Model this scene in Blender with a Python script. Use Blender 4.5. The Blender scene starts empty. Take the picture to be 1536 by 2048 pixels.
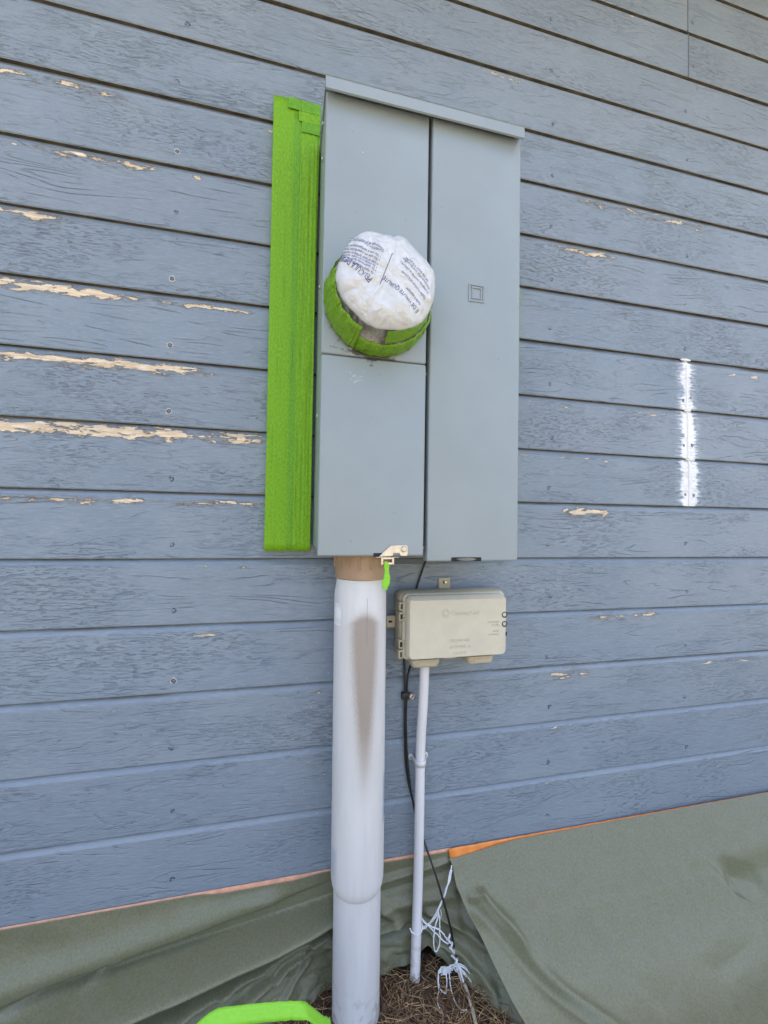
import bpy, bmesh, math, random
from mathutils import Vector, Matrix, noise
random.seed(7)
S = bpy.context.scene
COL = S.collection
# ---------------------------------------------------------------- camera
cam = bpy.data.cameras.new('camera'); camo = bpy.data.objects.new('camera', cam); COL.objects.link(camo)
cr, cu, cw = Vector((.97311, -.22978, .01619)), Vector((-.02123, -.01944, .99959)), Vector((.22937, .97305, .0238))
camo.matrix_world = Matrix(((cr.x, cu.x, -cw.x, 0), (cr.y, cu.y, -cw.y, -.8488), (cr.z, cu.z, -cw.z, .91264), (0, 0, 0, 1)))
cam.sensor_width = 36; cam.lens = 36*819.3/2048
cam.clip_start = .02; cam.clip_end = 500
S.camera = camo
# ---------------------------------------------------------------- light
SUN_EL, SUN_AZ = math.radians(71), math.radians(24)
W = bpy.data.worlds.new("World"); S.world = W; W.use_nodes = True
nt = W.node_tree; bg = nt.nodes['Background']
sky = nt.nodes.new('ShaderNodeTexSky'); sky.sky_type = 'NISHITA'; sky.sun_disc = False
sky.sun_elevation = SUN_EL; sky.sun_rotation = SUN_AZ; sky.dust_density = 6.0; sky.ozone_density = .35; sky.air_density = 1.0
nt.links.new(sky.outputs[0], bg.inputs[0]); bg.inputs[1].default_value = .15
sl = bpy.data.lights.new('sun', 'SUN'); sl.energy = 4.6; sl.angle = math.radians(.5); sl.color = (1, .95, .87)
so = bpy.data.objects.new('sun', sl); COL.objects.link(so)
sv = Vector((math.sin(SUN_AZ)*math.cos(SUN_EL), math.cos(SUN_AZ)*math.cos(SUN_EL), math.sin(SUN_EL)))
so.rotation_euler = sv.to_track_quat('Z', 'Y').to_euler(); so.location = (0, 0, 8)
S.view_settings.view_transform = 'Standard'; S.view_settings.look = 'None'
S.view_settings.exposure = 2.12; S.view_settings.gamma = 1
# ---------------------------------------------------------------- helpers: nodes
class N:
    """small wrapper to write shader graphs"""
    def __init__(s, name, rough=.6, spec=.5):
        s.m = bpy.data.materials.new(name); s.m.use_nodes = True
        s.t = s.m.node_tree; s.b = s.t.nodes['Principled BSDF']
        s.b.inputs['Roughness'].default_value = rough; s.b.inputs['Specular IOR Level'].default_value = spec
        s.out = s.t.nodes['Material Output']
    def n(s, k): return s.t.nodes.new(k)
    def put(s, a, sock):
        if isinstance(a, (int, float)): sock.default_value = a
        elif isinstance(a, tuple): sock.default_value = a if len(a) == len(sock.default_value) else a+(1,)
        else: s.t.links.new(a, sock)
    def ma(s, op, a, b=0, c=None, clamp=False):
        q = s.n('ShaderNodeMath'); q.operation = op; q.use_clamp = clamp
        s.put(a, q.inputs[0]); s.put(b, q.inputs[1])
        if c is not None: s.put(c, q.inputs[2])
        return q.outputs[0]
    def add(s, a, b): return s.ma('ADD', a, b)
    def sub(s, a, b): return s.ma('SUBTRACT', a, b)
    def mul(s, a, b): return s.ma('MULTIPLY', a, b)
    def absd(s, a, b): return s.ma('ABSOLUTE', s.sub(a, b))
    def ss(s, v, lo, hi, a=0., b=1.):
        q = s.n('ShaderNodeMapRange'); q.interpolation_type = 'SMOOTHSTEP'
        s.put(v, q.inputs[0])
        for i, x in zip((1, 2, 3, 4), (lo, hi, a, b)): s.put(x, q.inputs[i])
        return q.outputs[0]
    def obj(s):
        q = s.n('ShaderNodeTexCoord'); x = s.n('ShaderNodeSeparateXYZ'); s.t.links.new(q.outputs['Object'], x.inputs[0])
        return x.outputs
    def world(s):
        q = s.n('ShaderNodeNewGeometry'); x = s.n('ShaderNodeSeparateXYZ'); s.t.links.new(q.outputs['Position'], x.inputs[0])
        return x.outputs
    def vec(s, x, y, z):
        q = s.n('ShaderNodeCombineXYZ'); s.put(x, q.inputs[0]); s.put(y, q.inputs[1]); s.put(z, q.inputs[2]); return q.outputs[0]
    def noise(s, v, scale=1., detail=2., rough=.5, dist=0.):
        q = s.n('ShaderNodeTexNoise'); s.put(v, q.inputs['Vector']); q.inputs['Scale'].default_value = scale
        q.inputs['Detail'].default_value = detail; q.inputs['Roughness'].default_value = rough; q.inputs['Distortion'].default_value = dist
        return q.outputs[0]
    def vor(s, v, scale, feat='F1'):
        q = s.n('ShaderNodeTexVoronoi'); s.put(v, q.inputs['Vector']); q.inputs['Scale'].default_value = scale; q.feature = feat
        return q.outputs[0]
    def mix(s, f, a, b):
        q = s.n('ShaderNodeMix'); q.data_type = 'RGBA'; s.put(f, q.inputs[0]); s.put(a, q.inputs[6]); s.put(b, q.inputs[7]); return q.outputs[2]
    def at(s, name):
        q = s.n('ShaderNodeAttribute'); q.attribute_type = 'OBJECT'; q.attribute_name = name; return q.outputs['Fac']
    def rnd(s): return s.n('ShaderNodeObjectInfo').outputs['Random']
    def bump(s, h, strength=.5, dist=.001):
        q = s.n('ShaderNodeBump'); s.put(h, q.inputs['Height']); s.put(strength, q.inputs['Strength']); q.inputs['Distance'].default_value = dist
        s.t.links.new(q.outputs[0], s.b.inputs['Normal'])
    def col(s, c): s.put(c, s.b.inputs['Base Color'])
    def rough(s, r): s.put(r, s.b.inputs['Roughness'])
def plain(name, c, rough=.5, metal=0., var=.12, scale=60., bump=.1, bdist=.0006, spec=.5):
    a = N(name, rough, spec); a.b.inputs['Metallic'].default_value = metal
    x, y, z = a.world(); v = a.vec(x, y, z)
    f = a.noise(v, scale, 4, .6)
    a.col(a.mix(a.ss(f, .3, .7), tuple(k*(1-var) for k in c), tuple(min(1, k*(1+var)) for k in c)))
    g = a.noise(v, scale*9, 3); a.bump(g, bump, bdist)
    return a.m
# ---------------------------------------------------------------- helpers: meshes
def link(name, bm, mat, parent=None, loc=None, smooth=False, mats=None):
    me = bpy.data.meshes.new(name)
    bmesh.ops.recalc_face_normals(bm, faces=bm.faces[:])
    if smooth:
        for f in bm.faces: f.smooth = True
        for e in bm.edges:
            if len(e.link_faces) == 2 and e.calc_face_angle(0) > math.radians(smooth if smooth > 1 else 40): e.smooth = False
    bm.to_mesh(me); bm.free()
    for m in (mats or [mat]): me.materials.append(m)
    o = bpy.data.objects.new(name, me); COL.objects.link(o)
    if loc: o.location = loc
    if parent: o.parent = parent; o.matrix_parent_inverse = Matrix.Translation(-Vector(parent.location))
    return o
def empty(name, loc, label, cat, group=None):
    o = bpy.data.objects.new(name, None); COL.objects.link(o); o.location = loc; o.empty_display_size = .02
    tag(o, label, cat, group); return o
def tag(o, label, cat, group=None, kind=None):
    if label: o['label'] = label
    if cat: o['category'] = cat
    if group: o['group'] = group
    if kind: o['kind'] = kind
    return o
def box(bm, x0, x1, y0, y1, z0, z1, bev=0., seg=2):
    r = bmesh.ops.create_cube(bm, size=1.)
    for v in r['verts']: v.co = Vector((x0+(x1-x0)*(v.co.x+.5), y0+(y1-y0)*(v.co.y+.5), z0+(z1-z0)*(v.co.z+.5)))
    if bev:
        es = list({e for v in r['verts'] for e in v.link_edges})
        bmesh.ops.bevel(bm, geom=es, offset=bev, segments=seg, affect='EDGES', profile=.5)
def prism(bm, pts, y0, y1, axis='y'):
    a = [bm.verts.new((p[0], y0, p[1])) for p in pts]; b = [bm.verts.new((p[0], y1, p[1])) for p in pts]
    bm.faces.new(a); bm.faces.new(b[::-1]); n = len(pts)
    for i in range(n): bm.faces.new((a[i], b[i], b[(i+1) % n], a[(i+1) % n]))
def rrect(x0, x1, z0, z1, r, k=5):
    out = []
    for cx, cz, a0 in ((x1-r, z1-r, 0), (x0+r, z1-r, 90), (x0+r, z0+r, 180), (x1-r, z0+r, 270)):
        for i in range(k+1):
            a = math.radians(a0+90*i/k); out.append((cx+r*math.cos(a), cz+r*math.sin(a)))
    return out
def loft(bm, rings, cap0=True, cap1=True):
    R = [[bm.verts.new(p) for p in r] for r in rings]; n = len(R[0])
    for a, b in zip(R, R[1:]):
        for i in range(n): bm.faces.new((a[i], a[(i+1) % n], b[(i+1) % n], b[i]))
    if cap0: bm.faces.new(R[0][::-1])
    if cap1: bm.faces.new(R[-1])
def lathe_z(bm, cx, cy, prof, n=48, caps=True):
    loft(bm, [[(cx+r*math.cos(2*math.pi*i/n), cy+r*math.sin(2*math.pi*i/n), z) for i in range(n)] for r, z in prof], caps, caps)
def disc_y(bm, cx, cz, r, y0, y1, n=20, bev=0.):
    """a round head lying on a plane y = y0 and rising to y1 (towards the camera)"""
    rings = [[(cx+r*math.cos(2*math.pi*i/n), y0, cz+r*math.sin(2*math.pi*i/n)) for i in range(n)]]
    if bev: rings.append([(cx+r*math.cos(2*math.pi*i/n), y1+bev, cz+r*math.sin(2*math.pi*i/n)) for i in range(n)])
    q = r-bev
    rings.append([(cx+q*math.cos(2*math.pi*i/n), y1, cz+q*math.sin(2*math.pi*i/n)) for i in range(n)])
    loft(bm, rings)
def spline(P, k=6):
    P = [Vector(p) for p in P]; out = []
    for i in range(len(P)-1):
        a, b, c, d = P[max(i-1, 0)], P[i], P[i+1], P[min(i+2, len(P)-1)]
        for j in range(k):
            t = j/k
            out.append(.5*((2*b)+(c-a)*t+(2*a-5*b+4*c-d)*t*t+(3*b-a-3*c+d)*t**3))
    return out+[P[-1]]
def tube(bm, P, r, n=8, radii=None):
    T = (P[1]-P[0]).normalized(); U = T.orthogonal().normalized(); rings = []
    for i, p in enumerate(P):
        t = (P[min(i+1, len(P)-1)]-P[max(i-1, 0)]).normalized()
        U = (U-t*U.dot(t)).normalized(); V = t.cross(U); q = radii[i] if radii else r
        rings.append([p+U*q*math.cos(2*math.pi*j/n)+V*q*math.sin(2*math.pi*j/n) for j in range(n)])
    loft(bm, rings)
def grid(bm, f, nu, nv):
    V = [[bm.verts.new(f(i/nu, j/nv)) for j in range(nv+1)] for i in range(nu+1)]
    for i in range(nu):
        for j in range(nv): bm.faces.new((V[i][j], V[i+1][j], V[i+1][j+1], V[i][j+1]))
    return V
def thicken(o, t):
    m = o.modifiers.new('thickness', 'SOLIDIFY'); m.thickness = t; m.offset = 0
def text_mesh(body, size, extrude=0.):
    cv = bpy.data.curves.new('lettering', 'FONT'); cv.body = body; cv.size = size; cv.extrude = extrude; cv.resolution_u = 3
    cv.align_x = 'LEFT'
    o = bpy.data.objects.new('lettering', cv); COL.objects.link(o)
    bpy.context.view_layer.update()
    me = bpy.data.meshes.new_from_object(o.evaluated_get(bpy.context.evaluated_depsgraph_get()))
    bpy.data.objects.remove(o); bpy.data.curves.remove(cv); return me
def nz(x, y=0., z=0.): return noise.noise(Vector((x, y, z)))
def sstep(a, b, x):
    t = max(0, min(1, (x-a)/(b-a))); return t*t*(3-2*t)
# ---------------------------------------------------------------- materials
def mat_board():
    a = N('blue_grey_siding_paint', .5, .4)
    x, y, z = a.obj(); rn = a.rnd(); wx, wy, wz = a.world()
    o1 = a.mul(rn, 37.3); o2 = a.mul(rn, 91.7)
    # cathedral grain: contour lines of a stretched field
    h = a.noise(a.vec(a.add(a.mul(x, 2.6), o1), o2, a.mul(z, 22)), 1, 1.5, .45)
    w = a.noise(a.vec(a.add(a.mul(x, 22), o1), o2, a.mul(z, 150)), 1, 3, .6)
    ph = a.ma('FRACT', a.add(a.mul(h, 13), a.mul(w, .5)))
    cre = a.ss(a.ma('MINIMUM', ph, a.sub(1, ph)), 0., .10, 1., 0.)
    pres = a.ss(a.noise(a.vec(a.add(a.mul(x, 9), o2), o1, a.mul(z, 40)), 1, 4), .42, .64)
    cre = a.mul(a.mul(cre, pres), a.ss(a.noise(a.vec(a.add(a.mul(x, 18), o1), o2, a.mul(z, 120)), 1, 2), .28, .60))
    # rough sawn fibres
    fib = a.noise(a.vec(a.add(a.mul(x, 55), o1), o2, a.mul(z, 300)), 1, 4, .68)
    rg = a.noise(a.vec(a.add(a.mul(x, 62), o2), o1, a.mul(z, 400)), 1, 3, .6, .3)
    rgm = a.ss(a.noise(a.vec(a.add(a.mul(x, 4), o1), o1, a.mul(z, 9)), 1, 2), .40, .66)
    face = a.ss(z, .112, .117, 1., .25)
    pits = a.mul(a.ss(rg, .33, .47, 1., 0.), rgm)
    dl = a.noise(a.vec(a.add(a.mul(x, 24), o1), o2, a.mul(a.add(z, a.mul(h, .03)), 165)), 1, 2, .5, .2)
    dash = a.mul(a.ss(a.absd(dl, .47), .0, .030, 1., 0.), a.ss(a.noise(a.vec(a.add(a.mul(x, 16), o2), o1, a.mul(z, 70)), 1, 3), .42, .70)); bd = a.ma('FRACT', a.mul(rn, 17.3)); dash = a.mul(dash, a.add(.25, a.mul(bd, .75))); cre = a.mul(cre, a.sub(1.05, a.mul(bd, .65)))
    # bare wood where the paint has flaked off, just under the board above
    zt = a.sub(.127, z)
    band = a.sub(1, a.ma('DIVIDE', a.absd(zt, a.at('peel_z')), a.at('peel_w')))
    def win(n):
        d = a.ma('DIVIDE', a.absd(x, a.at('peel_x'+n)), a.at('peel_h'+n))
        return a.mul(a.at('peel_s'+n), a.ss(d, .75, 1.05, 1., 0.))
    st = a.ma('MAXIMUM', win('a'), win('b'))
    pn = a.noise(a.vec(a.mul(x, 26), o2, a.mul(z, 105)), 1, 6, .70, .3)
    pv = a.add(a.mul(a.ma('MAXIMUM', band, -1.5), .32), a.add(a.mul(a.sub(pn, .5), 2.3), a.sub(a.mul(st, .8), .79)))
    peel = a.ss(pv, 0., .05)
    halo = a.mul(a.ss(pv, -.35, .02), .6)
    # sparse chips near the top and bottom edges of every board
    cn = a.noise(a.vec(a.add(a.mul(x, 30), o1), o1, a.mul(z, 110)), 1, 4, .6)
    cz = a.ma('MAXIMUM', a.ss(a.absd(zt, .019), .003, .011, 1., 0.), a.ss(z, .006, .0, 0., .75))
    cl = a.ss(a.noise(a.vec(a.mul(x, 2.5), o1, o2), 1, 2), .47, .66)
    chip = a.ss(a.mul(a.mul(cn, cz), a.add(.72, a.mul(cl, .4))), .66, .69)
    peel = a.ma('MAXIMUM', peel, chip)
    # white sealant wiped over the butt joint
    cd = a.absd(x, a.at('seal_x'))
    cs = a.noise(a.vec(a.mul(x, 38), o1, a.mul(z, 200)), 1, 5, .72)
    cb = a.noise(a.vec(a.mul(x, 10), o2, a.mul(z, 30)), 1, 2, .5)
    sv_ = a.add(a.ma('DIVIDE', a.sub(a.at('seal_w'), cd), .016), a.add(a.mul(a.sub(cs, .5), 2.4), a.mul(a.sub(cb, .5), 2.4)))
    seal = a.mul(a.ss(sv_, -.25, .45), a.ss(cd, .03, .045, 1., 0.))
    film = a.mul(a.mul(a.ss(sv_, -1.5, .1), a.ss(cs, .40, .62)), a.mul(.75, a.ss(cd, .022, .062, 1., 0.)))
    # colour
    blot = a.noise(a.vec(a.add(wx, o1), wy, wz), 4, 4, .55)
    base = a.mix(a.ss(blot, .3, .7), (.202, .252, .310), (.240, .290, .346))
    base = a.mix(a.mul(rn, .22), base, (.27, .29, .31))
    base = a.mix(a.mul(a.ss(fib, .44, .70), .30), base, (.35, .39, .43))  # fibre highlights: a speckled sheen lightened into the colour
    base = a.mix(a.mul(a.ma('MAXIMUM', cre, a.mul(pits, .7)), a.add(.05, a.mul(rn, .07))), base, (.10, .12, .15))  # creases and pits darkened in the colour, standing in for embossed shading
    base = a.mix(a.mul(dash, .05), base, (.08, .10, .13))
    # dust and overspray specks around the conduit
    sp = a.vor(a.vec(wx, wy, wz), 150)
    spm = a.ss(a.noise(a.vec(wx, wy, wz), 60, 2), .50, .60)
    near = a.mul(a.ss(a.absd(wx, .19), .10, .22, 1., 0.), a.ss(wz, .80, .60))
    base = a.mix(a.mul(a.mul(a.ss(sp, .13, .20, 1., 0.), spm), a.add(.10, a.mul(near, .5))), base, (.62, .64, .66))
    # grime streak in the top bevel
    gr = a.mul(a.ss(zt, .007, .0015), a.ss(a.noise(a.vec(a.mul(x, 9), o1, 0.), 1, 4, .6), .3, .7))
    base = a.mix(a.mul(gr, .75), base, (.10, .085, .055))
    base = a.mix(halo, base, (.16, .155, .15))
    wood = a.mix(a.ss(a.noise(a.vec(a.mul(x, 25), o1, a.mul(z, 200)), 1, 4), .35, .7), (.68, .52, .35), (.88, .74, .55))
    base = a.mix(peel, base, wood)
    base = a.mix(film, base, (.62, .70, .80))
    base = a.mix(seal, base, (.90, .90, .90))
    a.col(base)
    hgt = a.add(a.mul(a.sub(a.sub(a.sub(a.mul(fib, .40), a.mul(cre, .95)), a.mul(pits, .50)), a.mul(dash, .42)), face), a.mul(peel, -1.1))
    a.bump(hgt, 1., .0021)
    a.rough(a.add(.40, a.mul(a.ma('MAXIMUM', peel, seal), .35)))
    return a.m
def mat_box(name, c):
    a = N(name, .36, .5); x, y, z = a.world(); v = a.vec(x, y, z)
    b = a.mix(a.ss(a.noise(v, 7, 4, .6), .3, .7), tuple(k*.965 for k in c), tuple(k*1.03 for k in c))
    # tiny dirt specks
    sp = a.ss(a.vor(v, 95), .07, .11, 1., 0.); sm = a.ss(a.noise(v, 33, 2), .60, .66)
    b = a.mix(a.mul(sp, a.mul(sm, .65)), b, (.12, .11, .10))
    # soot under the meter ring, and pale scuffs below the seam
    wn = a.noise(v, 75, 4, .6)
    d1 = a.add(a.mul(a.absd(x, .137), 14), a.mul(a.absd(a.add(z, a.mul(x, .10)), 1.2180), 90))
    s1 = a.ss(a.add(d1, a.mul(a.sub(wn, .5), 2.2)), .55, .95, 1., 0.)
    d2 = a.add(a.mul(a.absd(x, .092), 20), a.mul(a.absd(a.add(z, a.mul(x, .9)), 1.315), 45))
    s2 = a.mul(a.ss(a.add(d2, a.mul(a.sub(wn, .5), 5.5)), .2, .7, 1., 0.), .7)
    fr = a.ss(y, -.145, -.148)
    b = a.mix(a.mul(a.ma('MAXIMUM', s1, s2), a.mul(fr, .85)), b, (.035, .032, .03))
    d3 = a.add(a.mul(a.absd(x, .108), 25), a.mul(a.absd(z, 1.165), 40))
    s3 = a.ss(a.add(d3, a.mul(a.sub(wn, .5), 7)), -.6, -.1, 1., 0.)
    b = a.mix(a.mul(s3, a.mul(fr, .22)), b, (.75, .78, .8))
    a.col(b); a.bump(a.add(a.noise(v, 420, 2), a.mul(a.noise(v, 9, 2), 6)), .10, .0008)
    a.rough(a.ss(a.noise(v, 25, 3), .2, .8, .30, .42))
    return a.m
def mat_green(name, c, streak=True, ro=.55):
    a = N(name, ro, .3 if streak else .5); x, y, z = a.world(); v = a.vec(x, y, z)
    cr_ = a.noise(a.vec(a.mul(x, 420), a.mul(y, 420), a.mul(z, 170)), 1, 3, .6)
    b = a.mix(a.ss(cr_, .3, .72), tuple(k*(.80 if streak else .94) for k in c), tuple(k*(1.16 if streak else 1.05) for k in c))
    if streak:
        st = a.noise(a.vec(a.mul(x, 150), 0., a.mul(z, 7)), 1, 3, .6)
        b = a.mix(a.mul(a.ss(st, .54, .70), .45), b, tuple(k*.55 for k in c))
    if ro < .5:
        q = a.noise(a.vec(a.mul(x, 90), a.mul(y, 90), a.mul(z, 90)), 1, 3, .6, .8); cr_ = a.add(a.mul(cr_, .05), a.mul(a.absd(q, .5), 8))
        a.col(a.mix(a.ss(q, .3, .7), tuple(k*.9 for k in c), tuple(k*1.1 for k in c))); a.bump(cr_, .6, .0012)
    else: a.col(b); a.bump(cr_, .25, .0006)
    a.b.inputs['Subsurface Weight'].default_value = 0
    return a.m
def mat_pvc(name, c, stain=False):
    a = N(name, .42, .45); x, y, z = a.world(); v = a.vec(x, y, z)
    b = a.mix(a.ss(a.noise(a.vec(a.mul(x, 40), a.mul(y, 40), a.mul(z, 4)), 1, 4, .6), .3, .7), tuple(k*.94 for k in c), tuple(min(1, k*1.04) for k in c))
    sp = a.ss(a.vor(v, 110), .06, .10, 1., 0.); b = a.mix(a.mul(sp, a.mul(a.ss(a.noise(v, 30, 2), .56, .62), .5)), b, (.2, .17, .14))
    if stain:
        wn = a.noise(a.vec(a.mul(x, 420), a.mul(y, 420), a.mul(z, 190)), 1, 5, .7)
        cx = a.add(.1395, a.mul(a.sub(.75, z), .012))
        hw = a.ss(z, .42, .72, .0105, .0255)
        dx = a.sub(hw, a.absd(x, cx))
        top = a.sub(.747, a.mul(a.ma('POWER', a.ma('DIVIDE', a.absd(x, cx), .027), 2.), .02))
        m = a.ma('MINIMUM', a.mul(dx, 110), a.mul(a.sub(top, z), 110))
        m = a.add(m, a.mul(a.sub(wn, .5), 1.3))
        front = a.ss(y, -.10, -.112)
        mk = a.mul(a.mul(a.ss(m, -.7, 1.3), front), a.ss(z, .39, .56, 0., .92))
        hl = a.mul(a.mul(a.ss(m, -2.2, .3), front), a.ss(z, .36, .52, 0., .55))
        b = a.mix(hl, b, (.52, .50, .47)); b = a.mix(mk, b, (.31, .26, .22))
        # blue paint brushed on the right flank
        bs = a.add(a.mul(a.sub(wn, .5), 2.), a.ma('MINIMUM', a.mul(a.sub(x, .1795), 180), a.mul(a.sub(.052, a.absd(z, .40)), 60)))
        b = a.mix(a.mul(a.ss(bs, 0., 1.2), .8), b, (.26, .36, .50))
        bs2 = a.add(a.mul(a.sub(wn, .5), 2.2), a.ma('MINIMUM', a.mul(a.sub(.1005, x), 180), a.mul(a.sub(.035, a.absd(z, .29)), 60)))
        b = a.mix(a.mul(a.ss(bs2, 0., 1.2), .45), b, (.3, .40, .52))
    # soil splash low down
    b = a.mix(a.mul(a.ss(z, .10, .0), a.mul(a.ss(a.noise(v, 60, 4), .5, .65), .6)), b, (.25, .19, .14))
    a.col(b); a.bump(a.noise(v, 300, 3), .08, .0006); return a.m
def mat_paper():
    a = N('olive_masking_paper', .54, .6); x, y, z = a.world(); v = a.vec(x, y, z)
    f = a.noise(v, 260, 4, .65); g = a.noise(v, 40, 4, .6)
    b = a.mix(a.ss(f, .3, .7), (.138, .137, .075), (.188, .186, .108))
    b = a.mix(a.mul(a.ss(g, .4, .7), .35), b, (.185, .19, .135))
    sp = a.ss(a.vor(v, 38), .03, .045, 1., 0.); b = a.mix(a.mul(sp, a.ss(a.noise(v, 13, 2), .52, .56)), b, (.03, .03, .025))
    a.b.inputs['Coat Weight'].default_value = .12; a.b.inputs['Coat Roughness'].default_value = .42
    a.col(b); a.bump(a.add(f, a.mul(g, .8)), .22, .001); return a.m
def mat_film(name, alpha, warm):
    a = N(name, .16, .7); x, y, z = a.world(); v = a.vec(x, y, z)
    a.col((.86, .875, .90))
    wv = a.vec(a.add(x, a.mul(a.noise(v, 30, 2), .02)), a.add(y, a.mul(a.noise(v, 24, 2), .02)), a.add(z, a.mul(a.noise(v, 27, 2), .02)))
    c1 = a.vor(wv, 42, 'DISTANCE_TO_EDGE'); c2 = a.vor(wv, 105, 'DISTANCE_TO_EDGE'); f1 = a.vor(wv, 42)
    a.bump(a.add(a.add(a.mul(a.ss(c1, 0., .22), .8), a.mul(a.ss(c2, 0., .25), .3)), a.mul(f1, 1.1)), .34, .0035)
    t = a.n('ShaderNodeBsdfTranslucent'); t.inputs[0].default_value = (.9, .89, .87, 1)
    m = a.n('ShaderNodeMixShader'); m.inputs[0].default_value = .3
    a.t.links.new(a.b.outputs[0], m.inputs[1]); a.t.links.new(t.outputs[0], m.inputs[2]); last = m
    if alpha < 1:
        tr = a.n('ShaderNodeBsdfTransparent'); m2 = a.n('ShaderNodeMixShader')
        st = a.noise(a.vec(a.mul(x, 120), a.mul(y, 40), a.mul(z, 40)), 1, 3)
        a.put(a.ss(st, .25, .75, alpha-.25, alpha+.2), m2.inputs[0])
        a.t.links.new(tr.outputs[0], m2.inputs[1]); a.t.links.new(m.outputs[0], m2.inputs[2]); last = m2
    a.t.links.new(last.outputs[0], a.out.inputs[0]); return a.m
def mat_soil():
    a = N('dark_garden_soil', .9, .2); x, y, z = a.world(); v = a.vec(x, y, z)
    n1 = a.noise(v, 45, 5, .65)
    b = a.mix(a.ss(n1, .3, .7), (.045, .030, .020), (.125, .085, .055))
    far = a.ma('MAXIMUM', a.ss(a.ma('ABSOLUTE', y), .5, .95), a.ss(a.ma('ABSOLUTE', x), 2., 3.5))
    dry = a.mix(a.ss(a.noise(v, 3, 6, .6), .3, .7), (.15, .135, .10), (.22, .20, .155))
    a.col(a.mix(far, b, dry)); a.bump(a.noise(v, 110, 5, .7), .9, .006); return a.m
M = dict(
    board=mat_board(),
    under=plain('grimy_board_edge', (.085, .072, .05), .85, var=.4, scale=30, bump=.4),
    core=plain('wall_sheathing', (.05, .05, .05), .9),
    concrete=plain('concrete', (.30, .29, .27), .9, var=.15, scale=20, bump=.5, bdist=.003),
    unseen_soffit=plain('bounce_soffit', (.62, .60, .50), .7),
    roof=plain('roof_shingle', (.07, .07, .07), .9, var=.3),
    box=mat_box('grey_enamel', (.285, .328, .345)),
    dark=plain('gap_shade_black', (.012, .012, .012), .7),  # near-black colour standing in for shade in gaps, slots and holes
    zinc=plain('zinc_plated_steel', (.62, .58, .52), .32, 1., var=.12, scale=90),
    zinc_dull=plain('dull_zinc', (.42, .41, .39), .42, 1., var=.2, scale=90),
    pull=plain('worn_steel', (.20, .195, .185), .5, 1.),
    green=mat_green('green_tape', (.188, .415, .010)),
    green2=mat_green('green_tape_overlap', (.148, .37, .018)),
    lime=mat_green('bright_green_tape', (.24, .60, .03), False),
    greenb=mat_green('green_tape_band', (.175, .37, .006), False, .26),
    film=mat_film('white_plastic_film', 1, 0), skirt=mat_film('clear_plastic_film', .34, 0),
    ink=plain('blue_print', (.03, .04, .19), .5, var=.05), inkg=plain('grey_print', (.12, .12, .16), .5),
    pvc=mat_pvc('white_pvc', (.67, .66, .65), True), pvc2=mat_pvc('grey_white_pvc', (.66, .65, .65)), pvcs=mat_pvc('small_white_pvc', (.74, .72, .72)),
    adapter=plain('tan_adapter_plastic', (.38, .25, .155), .55, var=.12, scale=18, bump=.15),
    beige=plain('beige_plastic', (.60, .55, .43), .5, var=.04, scale=25, bump=.12),
    beige2=plain('aged_beige_plastic', (.50, .435, .305), .5, var=.07, scale=25, bump=.12),
    black=plain('black_cable_jacket', (.018, .017, .017), .45, var=.4, scale=150),
    tan=plain('tan_cable_jacket', (.50, .44, .34), .6, var=.15),
    twine=plain('white_plastic_twine', (.74, .75, .77), .45, var=.08),
    caulk=plain('white_sealant', (.86, .85, .84), .5, var=.03, scale=80, bump=.2, bdist=.002),
    seam=plain('grey_sealant', (.115, .11, .115), .7, var=.2),
    wood=plain('bare_wood', (.66, .53, .38), .8, var=.2, scale=200, bump=.3), chalk=plain('old_primer', (.46, .455, .44), .8, var=.12, scale=300),
    nail=plain('painted_nail_head', (.17, .205, .25), .5, var=.3, scale=300), rust=plain('dark_nail_rim', (.06, .06, .065), .7, var=.4, scale=300),
    paper=mat_paper(), orange=plain('orange_tape', (.80, .25, .045), .45, var=.12, scale=50, bump=.25), peach=plain('pale_orange_tape', (.66, .33, .20), .5, var=.15, scale=60, bump=.25),
    soil=mat_soil(), straw=plain('dry_needle', (.36, .235, .11), .7, var=.5, scale=70), straw2=plain('brown_needle', (.13, .07, .035), .7, var=.45, scale=70),
    sticker=plain('white_sticker', (.8, .8, .8), .4), stone=plain('pebble', (.17, .115, .075), .8, var=.35, scale=60, bump=.4, bdist=.002),
)
# ================================================================= SETTING
bm = bmesh.new()
V = grid(bm, lambda u, v: Vector((-80+160*u, -80+160*v, -.02)), 8, 8)
tag(link('ground', bm, M['soil']), None, None, None, 'structure')
bm = bmesh.new()
def soil_f(u, v):
    x, y = -1.6+3.6*u, .0-.75*v
    e = min(u, 1-u)*12; e2 = min(1, (1-v)*5)
    return Vector((x, y, -.02+.02*min(1, e)*e2+(.006*nz(x*11, y*11)+.005*nz(x*33, y*33)+.003*nz(x*80, y*80))*min(1, e)*e2))
grid(bm, soil_f, 260, 60)
tag(link('garden_soil', bm, M['soil'], smooth=1), None, None, None, 'structure')

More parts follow.
